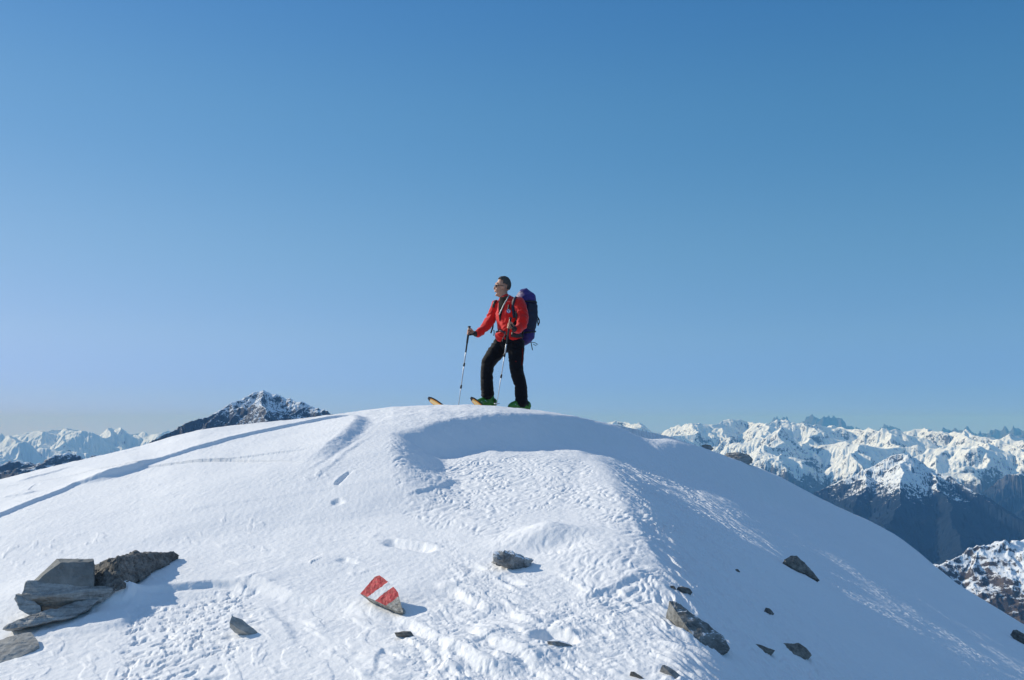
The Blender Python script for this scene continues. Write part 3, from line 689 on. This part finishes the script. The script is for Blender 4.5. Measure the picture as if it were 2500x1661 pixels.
rock([(976,1488),(984,1484),(990,1491),(988,1499),(978,1497)], R_pale, 'pale pebble at the foot of the red and white painted stone', 50, .03, seed=25, amp=.002)
#@@ENDR@@
# ------------------------------------------------------------------ ski tourer
YP = 13.8; SC = 4.3556*F/YP
X0 = (1226.6-CX)/F*YP; Z0 = float(W(1226.6, 996.7, YP)[2])
FW = Vector((-.77, -.64, 0)); RT = Vector((-.64, .77, 0)); UP = Vector((0, 0, 1))
HF = Vector((-.965, -.26, 0)); HR = Vector((-.26, .965, 0))
SK = Vector((-.93, -.37, 0)).normalized(); SR = Vector((-.37, .93, 0)).normalized()
def Q(x, y, d=0.0): return Vector(((x-900)/SC, d, (1510-y)/SC))
root = empty('person', (X0, YP, Z0), 'man in red jacket and black trousers standing on the snowy summit looking left', 'person')
def loft(bm, path, side, seg=14, cap=True):
    """path: list of (point, r_side, r_other)"""
    rings = []; n = len(path)
    pts = [p[0] for p in path]
    full = list(path)
    if cap:
        t0 = (pts[1]-pts[0]).normalized(); t1 = (pts[-1]-pts[-2]).normalized()
        a, b_ = path[0], path[-1]
        full = [(a[0]-t0*min(a[1], a[2])*.55, a[1]*.55, a[2]*.55)] + full + [(b_[0]+t1*min(b_[1], b_[2])*.55, b_[1]*.55, b_[2]*.55)]
    P_ = [f[0] for f in full]
    for i, (p, ra_, rb_) in enumerate(full):
        t = (P_[min(i+1, len(P_)-1)]-P_[max(i-1, 0)]).normalized()
        nn = t.cross(side).normalized(); sd_ = nn.cross(t).normalized()
        rings.append([bm.verts.new(p+sd_*math.cos(2*math.pi*k/seg)*ra_+nn*math.sin(2*math.pi*k/seg)*rb_) for k in range(seg)])
    for a, b_ in zip(rings[:-1], rings[1:]):
        for k in range(seg): bm.faces.new((a[k], a[(k+1) % seg], b_[(k+1) % seg], b_[k]))
    bm.faces.new(rings[0][::-1]); bm.faces.new(rings[-1])
def ball(bm, c, rx, ry, rz, fx=HF, fy=HR, seg=16):
    r_ = bmesh.ops.create_uvsphere(bm, u_segments=seg, v_segments=seg//2+2, radius=1)
    for v in r_['verts']: v.co = c + fx*v.co.x*rx + fy*v.co.y*ry + UP*v.co.z*rz
def mesh_of(name, bm, mat, parent=None, smooth=True):
    bmesh.ops.recalc_face_normals(bm, faces=bm.faces)
    me = bpy.data.meshes.new(name); bm.to_mesh(me); bm.free()
    me.polygons.foreach_set('use_smooth', np.full(len(me.polygons), smooth))
    return link(name, me, mat, parent)
def fuse(name, bm, vox, mat, parent, wr=0.0, wf=9, it=2, hor=1.0):
    o = mesh_of('tmp', bm, None); m = o.modifiers.new('r', 'REMESH'); m.mode = 'VOXEL'; m.voxel_size = vox
    bpy.context.view_layer.update()
    ev = o.evaluated_get(bpy.context.evaluated_depsgraph_get()); me = bpy.data.meshes.new_from_object(ev); bpy.data.objects.remove(o)
    b2 = bmesh.new(); b2.from_mesh(me)
    for _ in range(it): bmesh.ops.smooth_vert(b2, verts=b2.verts, factor=.5, use_axis_x=True, use_axis_y=True, use_axis_z=True)
    b2.normal_update()
    if wr:
        for v in b2.verts:
            q = Vector((v.co.x*.8, v.co.y*.8, v.co.z*hor))*wf
            n = 1-abs(mnoise.noise(q+Vector((0, 0, 1.5*mnoise.noise(q*.6)))))*2.2 + .35*mnoise.noise(q*3)
            v.co += v.normal*wr*n
    b2.to_mesh(me); b2.free(); me.name = name
    me.polygons.foreach_set('use_smooth', np.ones(len(me.polygons), bool))
    return link(name, me, mat, parent)
skin = simple('skin', (.50, .245, .155), .55, 0, .12, 40, .2, .001)
red_c = simple('jacket_red', (.72, .018, .014), .85, 0, .12, 60, .4, .003, .3)
black_c = simple('trouser_black', (.006, .006, .009), .8, 0, .3, 50, .4, .003, .1)
hair_m = simple('hair', (.085, .073, .064), .8, 0, .5, 120, .8, .004)
shirt_m = simple('shirt_black', (.007, .007, .009), .85)
strap_m = simple('strap_black', (.015, .015, .018), .6)
purple = simple('pack_purple', (.030, .014, .135), .6, 0, .25, 25, .5, .006)
navy = simple('pack_navy', (.009, .013, .036), .65, 0, .25, 25, .4, .004)
green = simple('boot_green', (.035, .17, .015), .35, 0, .3, 30, .2, .002)
blk = simple('black_plastic', (.015, .015, .017), .4)
silver = simple('pole_silver', (.55, .57, .60), .45, .4, .05)
orange = simple('ski_orange', (.85, .34, .05), .45, 0, .15, 12)
yellow = simple('ski_yellow', (.9, .66, .30), .45, 0, .1, 12)
lens = simple('lens_black', (.008, .008, .01), .08)
zipm = simple('zip_grey', (.45, .45, .44), .5)
beltm = simple('belt_grey', (.07, .075, .085), .6)
whitem = simple('badge_white', (.75, .78, .82), .6); bluem = simple('badge_blue', (.04, .09, .30), .6)

# body: one continuous skin
bm = bmesh.new()
neckb = Q(925, 345, .0)
loft(bm, [(Q(965,790), .15, .10), (Q(965,690), .14, .10), (Q(960,500), .16, .11), (Q(950,400), .155, .085), (Q(930,355), .075, .07)], RT)
loft(bm, [(Q(922,380), .062, .064), (Q(912,310), .058, .060), (Q(905,250), .058, .06)], HR)
ball(bm, Q(915,185), .098, .078, .110)                                     # cranium
ball(bm, Q(868,215), .062, .066, .090)                                     # face
loft(bm, [(Q(888,225), .060, .070), (Q(872,275), .052, .055), (Q(856,305), .030, .034)], HR)   # jaw
loft(bm, [(Q(828,196), .008, .011), (Q(817,220), .011, .014), (Q(813,236), .013, .015)], HR)   # nose
ball(bm, Q(823,262), .014, .026, .011); ball(bm, Q(840,300), .024, .028, .018); ball(bm, Q(838,178), .020, .055, .016)  # lips, chin, brow
for sd in (-1, 1):
    e = Q(905,225)+HR*.078*sd; ball(bm, e, .020, .009, .034); ball(bm, Q(834,248)+HR*.034*sd, .02, .02, .022)
def limb(pts, side=RT): loft(bm, [(p, r, r) for p, r in pts], side)
limb([(Q(835,385,.12), .05), (Q(790,500,.12), .045), (Q(735,610,.06), .04), (Q(640,716,-.02), .028), (Q(600,718,-.03), .026)])
limb([(Q(1080,385,-.13), .05), (Q(1112,520,-.2), .045), (Q(1112,640,-.24), .04), (Q(1040,688,-.32), .029), (Q(1015,680,-.34), .027)])
limb([(Q(890,800,.07), .085), (Q(735,1060,-.02), .058), (Q(735,1230,.0), .055), (Q(758,1400,.035), .036), (Q(766,1455,.045), .028)])
limb([(Q(1030,800,-.08), .085), (Q(1040,1120,-.1), .06), (Q(1095,1260,-.08), .055), (Q(1112,1450,-.07), .036), (Q(1122,1485,-.06), .028)])
def hand(grip, wrist, axis):
    """palm and five fingers closed round a shaft that runs along axis through grip"""
    w = (wrist-grip).normalized(); w = (w-axis*w.dot(axis)).normalized(); n = axis.cross(w).normalized()
    loft(bm, [(wrist, .026, .020), (grip+w*.060+n*.012, .036, .016), (grip+w*.026+n*.016, .040, .014)], axis)
    lens_ = [1.0, 1.08, 1.02, .85]
    for k in range(4):
        o = grip + axis*(.030-.020*k); L = lens_[k]; pts = []
        for j, ang in enumerate((20, 75, 135, 190, 240)):
            a = R(ang*(.92+.08*L)); rr = .0235*(1-.04*j)
            pts.append((o + (w*math.cos(a)*rr*.9 + n*0 + (-1 if False else 1)*n*math.sin(a)*rr*1.0)*(1)*Vector((1,1,1)).x, .0092-.0006*j, .0092-.0006*j))
        pts = [(o + (w*math.cos(R(x_))*.024 + n*math.sin(R(x_))*.024)*-1 + Vector((0,0,0)), .0092-.0006*j, .0092-.0006*j) for j, x_ in enumerate((-150, -90, -30, 40, 95))]
        loft(bm, pts, axis, 8)
    t = grip + w*.045 + axis*.030
    loft(bm, [(t, .013, .013), (grip+axis*.050+w*.012-n*.018, .011, .011), (grip+axis*.052-w*.020-n*.012, .009, .009)], axis, 8)
ax1 = (Q(548,640,-.05)-Q(510,920,-.07)).normalized(); g1 = Q(545,705,-.055)
ax2 = (Q(988,575,-.38)-Q(940,850,-.38)).normalized(); g2 = Q(975,664,-.38)
hand(g1, Q(612,722,-.03), ax1); hand(g2, Q(1025,685,-.335), ax2)
body = fuse('body', bm, .0045, skin, root, it=1)
# trousers
bm = bmesh.new()
loft(bm, [(Q(968,740), .165, .125), (Q(965,800), .180, .135), (Q(960,860), .165, .125)], RT)
def tr(pts): loft(bm, [(p, a, b_) for p, a, b_ in pts], RT, 16)
tr([(Q(905,810,.06), .11, .12), (Q(825,920,.03), .115, .115), (Q(745,1040,-.02), .088, .096), (Q(735,1120,-.01), .082, .085), (Q(735,1250,0), .085, .084), (Q(739,1320,.01), .086, .086), (Q(743,1376,.02), .088, .088)])
tr([(Q(1045,810,-.06), .11, .12), (Q(1045,930,-.08), .112, .108), (Q(1045,1060,-.1), .092, .094), (Q(1060,1160,-.1), .086, .09), (Q(1095,1270,-.09), .082, .085), (Q(1100,1380,-.08), .082, .085), (Q(1102,1468,-.08), .083, .086)])
trous = fuse('trousers', bm, .007, black_c, root, .007, 8, 2, 1.8)
# jacket
bm = bmesh.new()
loft(bm, [(Q(975,782), .192, .140), (Q(972,700), .178, .130), (Q(966,600), .190, .140), (Q(960,500), .205, .148), (Q(953,410), .200, .125), (Q(940,365), .13, .10), (Q(930,335), .08, .082)], RT, 24)
def arm(pts): loft(bm, [(p, r, r) for p, r in pts], RT, 16)
arm([(Q(850,390,.11), .085), (Q(812,470,.13), .077), (Q(770,555,.11), .070), (Q(728,625,.06), .062), (Q(675,685,.02), .054), (Q(630,724,-.02), .044)])
arm([(Q(1060,395,-.11), .090), (Q(1095,460,-.17), .082), (Q(1112,560,-.22), .076), (Q(1108,645,-.25), .068), (Q(1070,690,-.29), .058), (Q(1030,700,-.33), .046)])
loft(bm, [(Q(875,730,-.10), .08, .05), (Q(866,770,-.105), .062, .040), (Q(864,795,-.105), .040, .024)], RT)
jack = fuse('jacket', bm, .006, red_c, root, .0115, 11, 1, .8)
bpy.context.view_layer.update()
from mathutils.bvhtree import BVHTree
def bvh_of(o):
    me = o.data; return BVHTree.FromPolygons([v.co[:] for v in me.vertices], [p.vertices[:] for p in me.polygons])
BJ, BT, BB = bvh_of(jack), bvh_of(trous), bvh_of(body)
def on(x, y, bv=None, off=.004):
    bv = bv or BJ; p = Q(x, y, -2.0); h = bv.ray_cast(p, Vector((0, 1, 0)))
    if h[0] is None:
        h = bv.find_nearest(Q(x, y, -.1))
    n = h[1]
    if n.y > 0: n = -n
    return h[0]+n*off, n
def ribbon(name, path, wd, mat, bv=None, th=.006, off=.004, parent=None, dens=4):
    pp = []
    for (a, c) in zip(path[:-1], path[1:]):
        for k in range(dens): pp.append((a[0]+(c[0]-a[0])*k/dens, a[1]+(c[1]-a[1])*k/dens))
    pp.append(path[-1]); hs = [on(x, y, bv, off) for x, y in pp]
    bm = bmesh.new(); rings = []
    for i, (p, n) in enumerate(hs):
        t = (hs[min(i+1, len(hs)-1)][0]-hs[max(i-1, 0)][0]).normalized(); s = t.cross(n).normalized()
        rings.append([bm.verts.new(q) for q in (p-s*wd-n*.006, p-s*wd*.9+n*th, p+s*wd*.9+n*th, p+s*wd-n*.006)])
    for a, c in zip(rings[:-1], rings[1:]):
        for k in range(4): bm.faces.new((a[k], a[(k+1) % 4], c[(k+1) % 4], c[k]))
    bm.faces.new(rings[0]); bm.faces.new(rings[-1][::-1])
    return mesh_of(name, bm, mat, parent if parent is not None else root)
def patch_on(name, L, Rr, mat, n=12, m=8, off=.006, bv=None, parent=None):
    def samp(a, t):
        k = t*(len(a)-1); i = min(int(k), len(a)-2); f = k-i; return (a[i][0]+(a[i+1][0]-a[i][0])*f, a[i][1]+(a[i+1][1]-a[i][1])*f)
    bm = bmesh.new(); g = []
    for i in range(n+1):
        l, r_ = samp(L, i/n), samp(Rr, i/n); row = []
        for j in range(m+1):
            f = j/m; p, nn = on(l[0]+(r_[0]-l[0])*f, l[1]+(r_[1]-l[1])*f, bv, off); row.append(bm.verts.new(p))
        g.append(row)
    for i in range(n):
        for j in range(m): bm.faces.new((g[i][j], g[i][j+1], g[i+1][j+1], g[i+1][j]))
    o = mesh_of(name, bm, mat, parent if parent is not None else root)
    md = o.modifiers.new('s', 'SOLIDIFY'); md.thickness = .005; md.offset = 0
    return o
sh = patch_on('undershirt', [(865,335),(862,400),(862,480),(872,585)], [(960,325),(935,400),(905,470),(878,590)], shirt_m)
zp = ribbon('zip', [(968,318),(945,375),(915,425),(900,465),(872,520)], .008, zipm, off=.010, parent=jack)
# collar
bm = bmesh.new(); prev = None; cc = Q(925,345)
for k in range(25):
    a = R(52 + k*(285-0)/24.0); rr = .088
    d = FW*math.cos(a)+RT*math.sin(a); hgt_ = .055 - .02*abs(k-12)/12.0
    lo_ = bm.verts.new(cc+d*(rr+.012)+UP*-.03); hi_ = bm.verts.new(cc+d*(rr-.008)+UP*hgt_ - FW*.01)
    if prev: bm.faces.new((prev[0], lo_, hi_, prev[1]))
    prev = (lo_, hi_)
col = mesh_of('collar', bm, red_c, jack); md = col.modifiers.new('s', 'SOLIDIFY'); md.thickness = .012
cuff = lambda nm, a, c, r, m, par: (lambda b_: (loft(b_, [(a, r, r), (c, r*.95, r*.95)], RT, 12), mesh_of(nm, b_, m, par)))(bmesh.new())
cuff('cuff', Q(628,722,-.02), Q(606,719,-.03), .042, strap_m, jack)
cuff('cuff', Q(1036,697,-.33), Q(1020,689,-.345), .042, strap_m, jack)
# badge: pale disc with blue ring and dark fork
c0, n0 = on(967, 490, BJ, .008)
def disc(name, r0, r1, off, mat, a0=0, a1=360, parent=None):
    s = UP.cross(n0).normalized(); u_ = n0.cross(s); bm = bmesh.new(); N = 24; vs = []
    for k in range(N+1):
        a = R(a0+(a1-a0)*k/N); d = s*math.cos(a)+u_*math.sin(a)
        vs.append((bm.verts.new(c0+n0*off+d*r0), bm.verts.new(c0+n0*off+d*r1)))
    for k in range(N): bm.faces.new((vs[k][0], vs[k][1], vs[k+1][1], vs[k+1][0]))
    o = mesh_of(name, bm, mat, parent or jack, False); md = o.modifiers.new('s', 'SOLIDIFY'); md.thickness = .003; return o
bd = disc('badge', .001, .030, 0, whitem)
disc('badge_ring', .024, .030, .004, bluem, parent=bd)
s_ = UP.cross(n0).normalized(); bm = bmesh.new()
for a, c in ((Vector((0,-.016)), Vector((0,.0))), (Vector((0,0)), Vector((-.013,.016))), (Vector((0,0)), Vector((.013,.016)))):
    loft(bm, [(c0+n0*.006+s_*a.x+UP*a.y, .0045, .003), (c0+n0*.006+s_*c.x+UP*c.y, .0045, .003)], s_+UP*.01, 6)
mesh_of('badge_mark', bm, bluem, bd)
# hair
bm = bmesh.new(); r_ = bmesh.ops.create_uvsphere(bm, u_segments=40, v_segments=28, radius=1); dele = []
for v in bm.verts:
    x_, y_, z_ = v.co
    if (z_ < -.18 and x_ > -.22) or (x_ > .60 and z_ < .62) or (x_ > .36 and z_ < .34) or (x_ > .14 and z_ < -.02) or z_ < -.68: dele.append(v)
    n_ = mnoise.noise(Vector((x_, y_, z_))*7)*.03
    k_ = 1.025+n_ + (.04 if (x_ > .4 and z_ > .5) else 0)
    v.co = Q(915,185)+HF*x_*.102*k_+HR*y_*.081*k_+UP*z_*.116*k_
bmesh.ops.delete(bm, geom=dele, context='VERTS')
hr = mesh_of('hair', bm, hair_m, root); md = hr.modifiers.new('s', 'SOLIDIFY'); md.thickness = .016; md.offset = -1
# sunglasses
bm = bmesh.new()
for sd in (-1, 1):
    ball(bm, Q(822,207)+HR*.033*sd, .008, .029, .022)
mesh_of('sunglasses', bm, lens, root)
for sd in (-1, 1):
    bm = bmesh.new(); loft(bm, [(Q(826,202)+HR*.060*sd, .003, .003), (Q(868,206)+HR*.080*sd, .003, .003), (Q(903,212)+HR*.084*sd, .003, .003)], UP, 6)
    mesh_of('glasses_arm', bm, lens, bpy.data.objects['sunglasses'])
em = simple('eye', (.6, .58, .55), .3)
for sd in (-1, 1):
    bm = bmesh.new(); ball(bm, Q(829,206)+HR*.032*sd, .011, .013, .008, seg=10); mesh_of('eye', bm, em, root)
# trouser marks
ribbon('side_piping', [(1108,880),(1112,930),(1110,990),(1104,1060)], .006, simple('piping_red', (.12, .006, .007), .7), BT, parent=trous)
ribbon('logo', [(1035,1024),(1050,1024)], .010, simple('logo_red', (.09, .012, .014), .7), BT, parent=trous, off=.003)
# boots
def boot(c, sole, top):
    bm = bmesh.new(); z = UP
    f = Vector((c.x, c.y, sole))
    loft(bm, [(f-SK*.115+z*.065, .046, .062), (f-SK*.04+z*.060, .048, .058), (f+SK*.06+z*.074, .054, .070), (f+SK*.135+z*.056, .050, .052), (f+SK*.170+z*.046, .036, .036)], SR, 16)
    loft(bm, [(f-SK*.055+z*.05, .052, .070), (f-SK*.030+z*.12, .054, .072), (f-SK*.008+z*(top-sole+.03), .058, .072)], SR, 16)
    b_ = fuse('boot', bm, .006, green, root)
    bm = bmesh.new()
    for k, (t_, h_) in enumerate(((.085, .066), (.035, .085), (-.005, .125))):
        p = f+SK*t_+z*h_-SR*.046; loft(bm, [(p-SK*.012-z*.012, .006, .006), (p+SK*.02+z*.012, .006, .006), (p+SK*.04+SR*.03+z*.018, .005, .005)], SR, 6)
    mesh_of('buckle', bm, silver, b_)
    bm = bmesh.new()
    loft(bm, [(f-SK*.125+z*.012, .036, .012), (f+SK*.02+z*.010, .040, .010), (f+SK*.155+z*.012, .034, .012)], SR, 12)
    loft(bm, [(f-SK*.085+z*.055-SR*.040, .006, .02), (f-SK*.085+z*.11-SR*.045, .006, .03)], SK, 8)
    mesh_of('sole', bm, blk, b_)
    return f
S1 = (1510-1500)/SC; S2 = (1510-1532)/SC
f1 = boot(Q(740,1500,.03), S1, (1510-1335)/SC); f2 = boot(Q(1098,1532,-.07), S2, (1510-1430)/SC)
# skis, own things
def ski(foot, tipx, tipy, label, zoff):
    base = Vector((X0, YP, Z0)); fw = foot+base - UP*.012
    r0 = empty('ski', fw, label, 'ski', 'pair of touring skis')
    tip = Q(tipx, tipy, 0)+base
    Lf = (tip.x-fw.x)/SK.x; tz = tip.z-fw.z+.012
    Lb = .78; TL = zoff
    n = 48; prof = []
    for k in range(n+1):
        s = -Lb+(Lf+Lb)*k/n
        e = max(0, (s-(Lf-.30))/.30); z = TL*min(s, 0) - .012 + tz*e**1.4
        wd = .044 + .010*abs((s+.0)/(.8))**1.5
        if e > .60: wd *= max(.08, math.sqrt(max(0, 1-((e-.60)/.41)**2)))
        if s < -Lb+.05: wd *= .6+.4*(s+Lb)/.05
        prof.append((s, z, wd))
    def strip(name, z0, z1, mat, par, shrink=0.0, lo=-9, hi=9):
        bm = bmesh.new(); rg = []
        for s, z, wd in prof:
            if s < lo or s > hi: continue
            w_ = max(.003, wd-shrink); sl = 0
            c = SK*s+UP*z
            e = max(0, (s-(Lf-.30))/.30); tn = (SK+UP*(tz*1.4*e**.4/.30)).normalized(); nn = SR.cross(tn)*-1
            if nn.z < 0: nn = -nn
            rl = .55*min(1, e*1.6)
            rg.append([bm.verts.new(c+SR*a*w_-UP*a*w_*rl+nn*h) for a, h in ((-1, z0), (1, z0), (1, z1), (-1, z1))])
        for a, c in zip(rg[:-1], rg[1:]):
            for k in range(4): bm.faces.new((a[k], a[(k+1) % 4], c[(k+1) % 4], c[k]))
        bm.faces.new(rg[0][::-1]); bm.faces.new(rg[-1])
        return mesh_of(name, bm, mat, par, False)
    core = strip('top_sheet', -.004, .010, blk, r0)
    strip('climbing_skin', -.009, -.0045, orange, r0, .006, hi=Lf-.01)
    strip('skin_stripe', -.012, -.0095, yellow, r0, .022, lo=Lf-.3, hi=Lf-.02)
    for s0, s1 in ((.125, .185), (-.17, -.10)):
        bm = bmesh.new(); loft(bm, [(SK*s0+UP*(.018+TL*s0), .03, .010), (SK*s1+UP*(.022+TL*s1), .026, .014)], SR, 8)
        mesh_of('binding', bm, blk, r0)
    return r0
ski(f1, 128, 1408, 'far ski with upturned orange and black tip, under his right boot, tip farthest left', .10)
ski(f2, 572, 1408, 'near ski with upturned orange and black tip just in front of the green boot', .20)
# poles, own things
def pole(g, top, ptsXY, d_top, d_bot, label, knots, basket):
    base = Vector((X0, YP, Z0))
    a = Q(*top, d_top); z = Q(*ptsXY[-1], d_bot); L = z-a
    def at_y(y): t = (y-top[1])/(ptsXY[-1][1]-top[1]); return a+L*t
    r0 = empty('ski_pole', base+z, label, 'ski pole', 'pair of ski poles'); o = -z
    def tube(nm, y0, y1, r0_, r1_, mat, par=r0, seg=10):
        bm = bmesh.new(); loft(bm, [(at_y(y0)+o, r0_, r0_), ((at_y(y0)+at_y(y1))/2+o, (r0_+r1_)/2, (r0_+r1_)/2), (at_y(y1)+o, r1_, r1_)], Vector((0, 1, 0)), seg); return mesh_of(nm, bm, mat, par)
    gr = tube('grip', top[1]+8, knots[0]-100 if knots[0]-100 > top[1]+90 else top[1]+150, .016, .015, blk)
    bm = bmesh.new(); p = at_y(top[1]+8)+o; ball(bm, p, .024, .021, .014, Vector((-1, 0, 0)), Vector((0, 1, 0)), 12); mesh_of('pommel', bm, blk, gr)
    tube('upper_shaft', top[1]+90, knots[0], .0125, .0115, blk)
    tube('middle_shaft', knots[0], knots[1], .0095, .0092, silver)
    tube('lower_shaft', knots[1], knots[2], .0080, .0078, silver)
    tube('tip_shaft', knots[2], ptsXY[-1][1], .0066, .0045, silver)
    for kk in knots[1:3]: tube('clamp', kk-15, kk+15, .0135, .0135, blk)
    bm = bmesh.new(); pb = at_y(basket)+o
    loft(bm, [(pb+UP*.006, .040, .040), (pb-UP*.006, .036, .036)], Vector((0, 1, 0)), 16, False); mesh_of('basket', bm, simple('basket_white', (.6, .62, .66), .5), r0)
    return r0, o, at_y
p1, o1, f_1 = pole(g1, (548,640), [(430,1520)], -.05, -.02, 'ski pole held out to the left in his right hand, clear against the sky', (918, 1050, 1285), 1490)
p2, o2, f_2 = pole(g2, (988,575), [(838,1510)], -.38, -.30, 'ski pole held in front of his legs in his left hand', (850, 968, 1185), 1470)
for (oo, w0, w1, par) in ((o1, Q(548,735,-.05), Q(618,708,-.05), p1), (o2, Q(985,640,-.38), Q(1030,690,-.36), p2)):
    bm = bmesh.new(); m_ = (w0+w1)/2+Vector((0, -.03, -.012)); loft(bm, [(w0+oo, .010, .004), (m_+oo, .012, .004), (w1+oo, .010, .004)], UP, 8); mesh_of('wrist_strap', bm, strap_m, par)
# backpack, own thing
BK = -FW; pc = lambda y, off, sh=0: Q(960, y)+BK*off+RT*sh
pr = empty('backpack', (X0, YP, Z0), 'large purple and navy backpack worn by the man on the summit', 'backpack')
def PB(lst, name, mat, vox=.008, wr=.006, par=pr, seg=20):
    bm = bmesh.new(); loft(bm, lst, RT, seg); return fuse(name, bm, vox, mat, par, wr, 10, 2)
mainb = PB([(pc(785,.29), .115, .085), (pc(740,.31), .145, .118), (pc(620,.32), .152, .128), (pc(480,.33), .152, .130), (pc(375,.335), .148, .128)], 'main_bag', purple)
PB([(pc(355,.33), .150, .130), (pc(320,.32), .152, .136), (pc(280,.30), .135, .120), (pc(255,.29), .095, .085)], 'lid', simple('lid_purple', (.045, .021, .17), .55, 0, .3, 22, .6, .008), wr=.010)
PB([(pc(660,.30,-.135), .028, .085), (pc(520,.32,-.140), .034, .100), (pc(390,.33,-.135), .030, .09)], 'side_pocket', navy)
PB([(pc(640,.405), .105, .05), (pc(520,.42), .12, .06), (pc(400,.415), .12, .06), (pc(350,.40), .11, .05)], 'front_pocket', navy)
PB([(pc(760,.15), .155, .03), (pc(600,.165), .15, .04), (pc(420,.17), .14, .035), (pc(340,.17), .12, .025)], 'back_panel', strap_m, wr=0)
def ring_strap(y, off, ra_, rb_, tilt=0, nm='compression_strap'):
    bm = bmesh.new(); N = 32; c = pc(y, off); rg = []
    for k in range(N):
        a = 2*math.pi*k/N; d = RT*math.cos(a)*ra_+BK*math.sin(a)*rb_; dn = (RT*math.cos(a)/ra_+BK*math.sin(a)/rb_).normalized()
        zz = UP*(tilt*math.sin(a))
        rg.append([bm.verts.new(c+zz+d+dn*q+UP*h) for q, h in ((-.004, -.011), (.006, -.011), (.006, .011), (-.004, .011))])
    for k in range(N):
        a, c2 = rg[k], rg[(k+1) % N]
        for j in range(4): bm.faces.new((a[j], a[(j+1) % 4], c2[(j+1) % 4], c2[j]))
    mesh_of(nm, bm, strap_m, pr)
ring_strap(445, .33, .164, .145); ring_strap(690, .32, .156, .132, .02); ring_strap(362, .33, .160, .142)
def cord(pts, r, nm='strap_end', mat=strap_m, par=pr, flat=1.0):
    bm = bmesh.new(); loft(bm, [(p, r, r*flat) for p in pts], Vector((.3, 1, .1)), 8); mesh_of(nm, bm, mat, par)
cord([Q(1205,785,.2), Q(1213,820,.2), Q(1218,850,.2), Q(1224,880,.2)], .014, flat=.4)
cord([Q(1215,795,.2), Q(1250,800,.2), Q(1280,818,.2), Q(1255,830,.2), Q(1232,815,.2)], .009, flat=.5)
cord([Q(1270,470,.2), Q(1278,520,.2), Q(1295,545,.2), Q(1298,580,.2), Q(1284,612,.2)], .010)
cord([Q(1288,540,.2), Q(1276,560,.2), Q(1284,600,.2)], .008, 'buckle')
cord([Q(1215,330,.1), Q(1255,400,.2), Q(1268,470,.2)], .008)
# harness lying on the jacket
ribbon('shoulder_strap', [(1062,318),(1035,350),(1020,400),(1012,450),(1020,500),(1030,560)], .024, navy, off=.010, parent=pr)
ribbon('shoulder_strap', [(830,356),(820,372),(808,400),(800,432)], .020, strap_m, off=.008, parent=pr)
ribbon('chest_buckle', [(972,425),(968,455),(966,475)], .011, strap_m, off=.012, parent=pr)
ribbon('side_webbing', [(1040,500),(1050,560),(1045,620),(1020,640)], .030, strap_m, off=.004, parent=pr)
cord([Q(806,500,.13), Q(800,580,.13), Q(795,640,.12), Q(775,700,.10)], .018, 'side_webbing', strap_m, pr, .6)
hb_ = ribbon('hip_belt', [(822,694),(850,698),(890,706),(940,718)], .018, beltm, off=.012, parent=pr)
ribbon('hip_pad', [(1000,735),(1050,745),(1100,735),(1125,720)], .038, strap_m, off=.012, parent=pr)
cord([Q(938,716,-.19), Q(925,750,-.2), Q(905,790,-.2), Q(900,815,-.19)], .014, 'belt_strap', beltm, pr, .4)
cord([Q(808,680,-.02), Q(812,705,-.03), Q(808,740,-.03)], .012, 'belt_strap', beltm, pr, .5)
#@@ENDP@@
